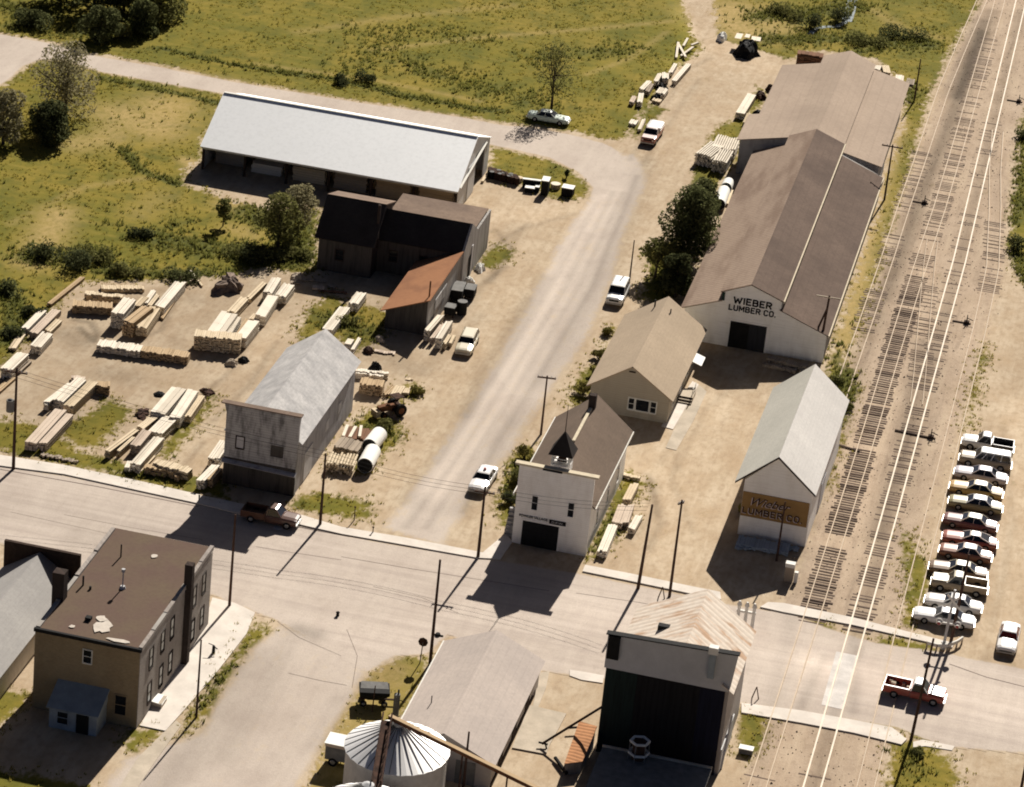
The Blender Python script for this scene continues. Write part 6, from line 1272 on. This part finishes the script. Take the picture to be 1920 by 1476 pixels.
S('G',(610,590),(840,635),(615,572),.2,'pink board along the edge of the lean-to shadow','L_pink','loose boards by the warehouse',bearers=False)
S('C',(455,1030),(690,1060),(470,1010),.3,'weathered boards on the verge beside the transformer pole','L_grey','loose boards by the street',bearers=False)
S('C',(620,1070),(880,1110),(630,1055),.25,'grey plank on the verge nearest the street','L_grey','loose boards by the street',bearers=False)
S('F',(1580,215),(1690,150),(1590,225),.35,'red and cream pole lying at the barn corner','L_pink','loose boards at the barn corner',bearers=False)
# grey hoppers and drums by the warehouse
for (nl, nr, fl, h, mt, lab) in [((1450,1035),(1565,1050),(1490,940),1.6,'grey_steel','large dark grey hopper box beside the lean-to'), ((1590,1025),(1690,1045),(1620,965),1.3,'grey_steel','grey hopper box nearer the gravel road'), ((1375,1215),(1480,1232),(1410,1170),1.2,'grey_steel','lower small grey hopper box beside the lean-to')]:
    A, B, C = (G(*cp('F', p), h) for p in (nl, nr, fl)); u = (C-A); n = Vector((-u.y,u.x,0)).normalized(); w = (B-A).dot(n); n = n*w; o = Vector((A.x,A.y,0)); t = thing('hopper_box', o, lab, 'hopper', group='grey hopper boxes by the lean-to'); z = Vector((0,0,1))
    m = MB(o); m.obox(o+n*.0+z*.3, u, n, z*(h-.35)); m.build('box', M['black'], t); m = MB(o); m.obox(o-n*.03+z*(h-.06)-u*.02, u*1.04, n*1.06, z*.07); m.build('lid', M[mt], t); m = MB(o)
    for fu in (.05,.85):
        for fn in (.05,.85): m.obox(o+u*fu+n*fn, u*.1, n*.1, z*.3)
    m.build('feet', M['rust_dark'], t)
def drum(p, r, h, label, mat, top, group=None, name='steel_drum', cat='drum'):
    t = thing(name, p, label, cat, group=group); m = MB(); m.cyl((0,0,0),(0,0,h),r,r,14); m.build('shell', M[mat], t); m = MB(); m.cyl((0,0,h),(0,0,h+.03),r*1.02,r*1.02,14); m.build('lid', M[top], t); m = MB(); m.cyl((0,0,h*.33),(0,0,h*.33+.04),r*1.03,r*1.03,14); m.build('hoop', M[mat], t); return t
b = G(*cp('F',(1555,1290))); drum(b, .55, 1.5, 'black upright tank with pale rim beside the hoppers', 'black', 'grey_steel', None, 'upright_tank', 'tank')
# rows of dark drums at the barn corner
k = 0; q = random.Random(5); lab = 'one of many dark drums crowded at the barn corner'
for rI in range(3):
    for cI in range(7):
        p = G(*cp('K', (300+cI*62+rI*14, 300+cI*17+rI*26))); dr = drum(p+Vector((q.uniform(-.1,.1), q.uniform(-.1,.1), 0)), .3, .88, lab, 'rust_dark' if q.random() < .6 else 'black', 'grey_steel' if q.random() < .45 else 'rust_dark', 'dark drums at the barn corner')
S('K',(180,385),(215,400),(250,270),.3,'thin cream board leaning at the barn door','L_pale','odds and ends by the barn',bearers=False)
drum(G(*cp('K',(745,400))), .45, .5, 'low round cream tub beside the dark drums', 'L_pink', 'L_pale', None, 'round_tub', 'tub')
drum(G(*cp('K',(1290,505))), .6, .6, 'low round cream tub between the white cabinets', 'L_pale', 'L_white', None, 'round_tub', 'tub')
def cab(nl, nr, fl, h, label, front='black'):
    A, B, C = (G(*cp('K', p), h) for p in (nl, nr, fl)); u = C-A; n = Vector((-u.y,u.x,0)).normalized(); n = n*(B-A).dot(n); o = Vector((A.x,A.y,0)); t = thing('cabinet', o, label, 'cabinet', group='white cabinets in front of the lawn'); z = Vector((0,0,1))
    m = MB(o); m.obox(o, u, n, z*(h-.05)); m.build('carcass', M[front], t); m = MB(o); m.obox(o-n*.02-u*.02+z*(h-.05), u*1.04, n*1.04, z*.07); m.build('top', M['tarp'], t)
cab((805,365),(1070,405),(810,345),1.1,'long low black-fronted counter behind the others')
cab((1085,388),(1190,412),(1115,322),1.9,'tall cabinet with white top and black front')
cab((835,495),(975,515),(850,455),.6,'low white bench in front of the counter')
cab((985,485),(1045,500),(1000,450),.7,'small white box right of the low bench')
cab((1385,492),(1530,560),(1420,438),1.1,'white-topped cabinet farthest right by the road bend')
# lumber inside the pole barn
gb = 'stacked lumber inside the pole barn'
def inside(x0, x1, y0, y1, h, mat, label):
    m = MB(((x0+x1)/2, y0, 0)); q = random.Random(int(x0*7)); nb = int((x1-x0)/.45)
    for k in range(max(1, int(h/.3))):
        for i in range(8): yy = y0+(y1-y0)*i/8; e = q.uniform(-.1,.1); m.box(x0+e,x1+e,yy,yy+(y1-y0)/8-.02,.08+k*.3,.35+k*.3)
    o = m.build('lumber_stack', M[mat]); o.location = ((x0+x1)/2, y0, 0); tag(o, label, 'lumber stack', gb)
inside(-48.4,-44.8,48.5,51,2.0,'L_grey','grey stack in the leftmost barn bay'); inside(-43.6,-39.9,47.6,50,1.2,'L_white','white sheets in the second barn bay from the left'); inside(-43.8,-39.6,50.4,53,2.3,'L_grey','grey stack behind the white sheets in the barn'); inside(-38.4,-34.4,47.4,50.5,2.0,'L_pale','pale stack in the third barn bay from the left')
inside(-33.2,-29.2,47.2,50.5,2.1,'L_grey','weathered stack in the fourth barn bay from the left'); inside(-28.0,-23.8,47.0,50.0,2.2,'L_tan','tan stack in the fifth barn bay from the left'); inside(-22.6,-18.3,46.6,50.0,2.5,'L_tan','brown-tan stack in the rightmost barn bay')
# in the shade of the long shed and the sign shed
gs = 'boards lying in the shade by the shed fronts'
S('X',(760,1100),(1490,1210),(790,1060),.5,'long grey boards lying at the foot of the long shed front','L_grey',gs); S('X',(700,1180),(1180,1290),(720,1150),.35,'second row of grey boards in front of the long shed','L_grey',gs); S('X',(1240,1270),(1500,1310),(1250,1240),.3,'short grey boards at the right corner of the long shed','L_grey',gs)
S('P',(1381,1019),(1478,1036),(1386,1003),.45,'bluish grey sheets stacked below the ochre sign','L_blue',gs); S('P',(1378,1025),(1400,1029),(1382,1013),.3,'pale board ends left of the bluish sheets','L_blue',gs); S('P',(1471,1026),(1497,1031),(1474,1020),.3,'pale boards right of the pole below the sign','L_blue',gs); S('P',(1485,1044),(1497,1047),(1487,1040),.2,'small board in the shade before the sign shed','L_grey',gs)
b = G(1478,1089); t = thing('fuel_pump', b, 'white upright fuel pump in the shade of the sign shed', 'fuel pump'); m = MB(); m.box(-.42,.42,-.3,.3,0,1.55); m.build('body', M['L_grey'], t); m = MB(); m.box(-.46,.46,-.34,.34,1.55,1.95); m.build('head', M['white_paint'], t); m = MB(); m.box(.5,.85,-.2,.2,0,1.1); m.build('side_tank', M['white_paint'], t)
# ------------------------------------------------------------------ grain bins, conveyors and mill odds and ends
def bin_(c, R, ze, zp, label, n=28):
    t = thing('grain_bin', (c[0], c[1], 0), label, 'grain bin', group='round metal grain bins'); m = MB(); m.cyl((0,0,0),(0,0,ze),R*.965,R*.965,48); m.build('wall', M['galv'], t)
    V = []; F = []; 
    for i in range(2*n):
        an = math.pi*i/n; r_ = R*(1.0 if i % 2 == 0 else 1.008); z = ze+(.0 if i % 2 else .03); V += [(r_*math.cos(an), r_*math.sin(an), z), (.45*math.cos(an), .45*math.sin(an), zp+(.0 if i % 2 else .01))]
    for i in range(2*n): j = (i+1) % (2*n); F.append((2*i, 2*j, 2*j+1, 2*i+1))
    m = MB(); m.add(V, F); rf = m.build('roof', M['bin_roof'], t); m = MB()
    for i in range(n): an = 2*math.pi*(i+.5)/n; m.tube([(R*.99*math.cos(an), R*.99*math.sin(an), ze+.05), (.5*math.cos(an), .5*math.sin(an), zp+.02)], .035, 4)
    m.build('roof_rib', M['grey_steel'], rf); m = MB(); m.cyl((0,0,zp-.1),(0,0,zp+.3),.5,.45,16); m.cyl((0,0,zp+.3),(0,0,zp+.45),.5,.1,16); m.build('cap', M['galv'], t)
    m = MB(); a_ = -.15; x, y = R*1.0*math.cos(a_), R*1.0*math.sin(a_)
    for s in (-.2,.2): m.cyl((x+.05,y+s,0),(x+.05,y+s,ze+.3),.03,.03,5)
    for k in range(14): m.cyl((x+.05,y-.2,.3+k*.36),(x+.05,y+.2,.3+k*.36),.02,.02,4)
    m.build('ladder', M['white_paint'], t); return t
tt = NT('bin_roof'); p_ = tt.co(); x_, y_, z_ = tt.sep(p_); ang = tt.math('ARCTAN2', y_, x_); nz = tt.noise(tt.N('CombineXYZ', i0=tt.math('MULTIPLY', ang, 5.0), i1=z_).outputs[0], 1.0, 4, .7); n2 = tt.noise(p_, .6, 4)
M['bin_roof'] = tt.done(tt.mix(tt.math('MULTIPLY', tt.mr(nz, .55, .75), tt.mr(n2, .45, .65, 0, .8)), (.95,.94,.92), (.55,.41,.25)), .58, metal=.65)
BC = (9.1, -81.3); bin_(BC, 4.33, 5.0, 7.15, 'full round grain bin with ribbed white conical roof')
c2_ = G(690,1510,4.6); bin_((c2_.x, c2_.y-.6), 3.9, 4.6, 6.6, 'second grain bin cut off by the bottom picture edge')
# inclined conveyor from the bin top
A = Vector((BC[0]-.9, BC[1]+.1, 7.5)); B = G(1040,1500,7.0); t = thing('conveyor', A, 'long rusty conveyor running right from the bin top', 'conveyor'); d = B-A; n = Vector((-d.y,d.x,0)).normalized()
m = MB(A); m.obox(A-n*.17, d, n*.34, (0,0,.32)); m.build('trough', M['rust'], t); m = MB(A); m.obox(A-n*.2+Vector((0,0,.32)), d, n*.4, (0,0,.04)); m.build('cover', M['L_tan'], t)
for f in (.45, .72): p = A.lerp(B, f); m = MB(A); m.cyl((p.x,p.y,0),(p.x,p.y,p.z),.08,.08,6); m.build('support', M['rust_dark'], t)
# truss between the two bins
A = Vector((BC[0]-1.0, BC[1]-.2, 7.4)); B = Vector((c2_.x+.6, c2_.y-.4, 6.4)); t = thing('truss_walkway', A, 'dark steel truss walkway leaning between the two bins', 'walkway'); d = B-A; n = Vector((-d.y,d.x,0)).normalized()*.36; m = MB(A)
for s in (-1, 1):
    for dz in (0, .8): m.cyl(A+n*s+Vector((0,0,dz)), B+n*s+Vector((0,0,dz)), .07, .07, 6)
    for k in range(7): m.cyl(A.lerp(B, k/7)+n*s, A.lerp(B, (k+.5)/7)+n*s+Vector((0,0,.8)), .04, .04, 5); m.cyl(A.lerp(B, (k+.5)/7)+n*s+Vector((0,0,.8)), A.lerp(B, (k+1)/7)+n*s, .04, .04, 5)
m.build('lattice', M['rust_dark'], t); m = MB(A); m.obox(A-n, d, n*2, (0,0,.05)); m.build('deck', M['rust_dark'], t)
# stack pipe behind the bin
b = G(741,1345); t = thing('vent_stack', b, 'thick grey vent stack behind the grain bin', 'vent stack'); m = MB(); m.cyl((0,0,0),(0,0,2.3),.27,.27,12); m.build('pipe', M['grey_steel'], t); m = MB(); m.cyl((.1,0,2.3),(.1,0,2.75),.08,.08,8); m.build('tip', M['black'], t)
b = G(703,1325); t = thing('post', b, 'thin dark post standing in front of the grain wagon', 'post'); m = MB(); m.cyl((0,-.9,0),(.08,-.9,2.6),.07,.05,6); m.build('shaft', M['pole'], t)
# spout from the mill, ribbed lean-to sheet, odds
A = G(1016,1395,.4); B = Vector((23.5,-66.6,4.2)); t = thing('grain_spout', A, 'slanting brown grain spout between concrete pad and mill', 'grain spout'); m = MB(A); m.cyl(A, B, .11, .11, 8); m.build('pipe', M['rust_dark'], t); m = MB(A); p = A.lerp(B,.05); m.cyl(p, (p.x+.3,p.y-.3,0), .08,.08,6); m.cyl(A+Vector((-.3,0,.1)), A+Vector((.5,.1,.0)), .09,.09,6); m.build('foot', M['black'], t)
off = G(1095,1400); t = thing('pump_shed', off, 'small lean-to shed with orange rusty ribbed roof beside the mill', 'shed')
W = [G(*p, z) for p, z in (((1058,1432),1.3),((1092,1428),1.3),((1120,1362),2.1),((1086,1352),2.1))]
m = MB(off); m.slab(*W, .06); m.build('roof', M['rust_low'], t); m = MB(off); cx = sum((w for w in W), Vector())/4
m.add([Vector((cx.x+(w.x-cx.x)*.9, cx.y+(w.y-cx.y)*.9, 0)) for w in W]+[Vector((cx.x+(w.x-cx.x)*.9, cx.y+(w.y-cx.y)*.9, w.z-.1)) for w in W], [(0,1,5,4),(1,2,6,5),(2,3,7,6),(3,0,4,7),(4,5,6,7)]); m.build('wall', M['old_wood'], t)
A, B = G(1041,1421,.3), G(1062,1450,.3); m = MB(A); m.cyl(A, B, .16, .16, 8); o = m.build('beam', M['black']); o.location = A; tag(o, 'short black beam lying below the orange shed roof', 'beam')
A, B = G(1065,1365,.5), G(1082,1364,.5); m = MB(A); m.cyl(A, B, .1, .1, 8); o = m.build('rail_bar', M['black']); o.location = A; tag(o, 'short black bar above the orange shed roof', 'bar')
# lower flat-roofed annexe at the bottom edge
off = (29, -73, 0); t = thing('mill_annexe', off, 'low flat-roofed mill annexe in shadow at the bottom edge', 'annexe')
m = MB(off); m.box(24.6,33.6,-84,-71.0,0,2.6); m.build('wall', M['mill_dark'], t); m = MB(off); m.box(24.4,33.8,-84.2,-70.9,2.6,2.75); m.build('roof', M['grey_steel'], t); m = MB(off); m.box(24.4,33.8,-70.95,-70.8,2.7,2.95); m.build('coping', M['concrete2'], t)
# caged filter head on the annexe
c = Vector((27.6,-71.6,2.75)); t = thing('cyclone_cage', c, 'white hexagonal pipe cage in front of the mill', 'pipe cage'); m = MB(); 
for zz, rr in ((.6,.85),(1.7,.8)):
    m = MB(); P = [Vector((rr*math.cos(math.pi*i/3+.3), rr*math.sin(math.pi*i/3+.3), zz)) for i in range(6)]
    for i in range(6): m.cyl(P[i], P[(i+1) % 6], .11, .11, 8)
    m.build('ring', M['white_paint'], t)
m = MB()
for i in range(6): an = math.pi*i/3+.3; m.cyl((.85*math.cos(an),.85*math.sin(an),0),(.8*math.cos(an),.8*math.sin(an),1.7),.05,.05,6)
m.build('upright', M['grey_steel'], t); m = MB(); m.cyl((0,0,0),(0,0,1.6),.55,.55,14); m.build('core', M['rust_dark'], t)
# white insulator rack behind the mill roof
b = G(1393,1192); t = thing('insulator_rack', b, 'white pipe and insulator rack behind the rusty mill roof', 'insulator rack'); m = MB()
for x in (-.7, .0, .7): m.cyl((x,0,0),(x,0,3.1),.17,.15,8); m.cyl((x,0,3.1),(x,0,3.5),.24,.1,8)
m.build('column', M['white_paint'], t); m = MB(); m.box(-.9,.9,-.1,.1,2.4,2.6); m.build('crossbar', M['white_paint'], t)
b = G(1398,1413); t = thing('storage_box', b, 'small white box on the grass right of the mill', 'box'); m = MB(); m.box(-.6,.6,-.35,.35,.1,.55); m.build('body', M['grey_steel'], t); m = MB(); m.box(-.63,.63,-.38,.38,.55,.62); m.build('lid', M['tarp'], t)
for i,(px,py,lab) in enumerate([(1416,1310,'dark tripod post in the weeds right of the mill'),(1240,1122,'short brown stake at the pavement behind the mill')]):
    b = G(px,py); m = MB(); m.cyl((-.3,0,0),(0,0,1.2),.06,.05,6); m.cyl((.3,0,0),(0,0,1.2),.06,.05,6); o = m.build('post', M['rust_dark']); o.location = b; tag(o, lab, 'post')
for px, py, h, lab in [(322,1240,.5,'dark bicycle rack shape beside the brick building wall')]: pass
b = G(400,1226); t = thing('pump', b, 'small black hand pump on the concrete beside the brick building', 'hand pump'); m = MB(); m.cyl((0,0,0),(0,0,.8),.16,.13,10); m.build('barrel', M['black'], t); m = MB(); m.cyl((0,0,.75),(.35,0,.55),.05,.05,6); m.cyl((0,0,.85),(-.5,0,.95),.035,.035,6); m.build('handle', M['black'], t)
b = G(293,1320); t = thing('cellar_hatch', b, 'white cellar hatch on the concrete at the brick wall', 'hatch'); m = MB(); m.box(-1.0,.7,-.7,.7,0,.55); m.build('frame', M['concrete2'], t); m = MB(); m.slab((-1.05,-.75,.75),(.75,-.75,.5),(.75,.75,.5),(-1.05,.75,.75),.06); m.build('lid', M['tarp'], t)
b = G(633,1155); m = MB(); m.cyl((0,0,0),(0,0,.35),.16,.13,8); m.cyl((0,0,.35),(0,0,.45),.2,.1,8); o = m.build('hydrant', M['black']); o.location = b; tag(o, 'small dark marker standing in the open street', 'street marker')
b = G(821,1192); m = MB(); m.cyl((0,0,0),(0,0,.25),.3,.2,8); m.box(-.5,.5,-.05,.05,0,.12); o = m.build('street_debris', M['black']); o.location = b; tag(o, 'small black debris near the corner pole', 'debris')
for px, py, lab in [(642,998,'iron manhole cover near the kerb by the gravel road'),(521,990,'bright manhole cover in the shade before the rusty pickup')]:
    b = G(px, py); m = MB(); m.cyl((0,0,.0),(0,0,.05),.42,.42,18); o = m.build('manhole_cover', M['black'] if px > 600 else M['galv']); o.location = b; tag(o, lab, 'manhole cover')
b = G(1294,735)
# creek at the top right
cr = [(1602,-60),(1598,0),(1594,20),(1588,40),(1568,50),(1548,50),(1530,54),(1518,64)]
m = MB(); W = [G(*p, .03) for p in cr]
for i in range(len(W)-1):
    d = W[i+1]-W[i]; n = Vector((-d.y,d.x,0)).normalized()*(.75 if i < 3 else .4); m.poly([W[i]-n, W[i]+n, W[i+1]+n, W[i+1]-n])
wt = NT('creek_water'); tag(m.build('creek_water', wt.done((.3,.34,.35), .15)), kind='structure')
bpy.context.view_layer.update()
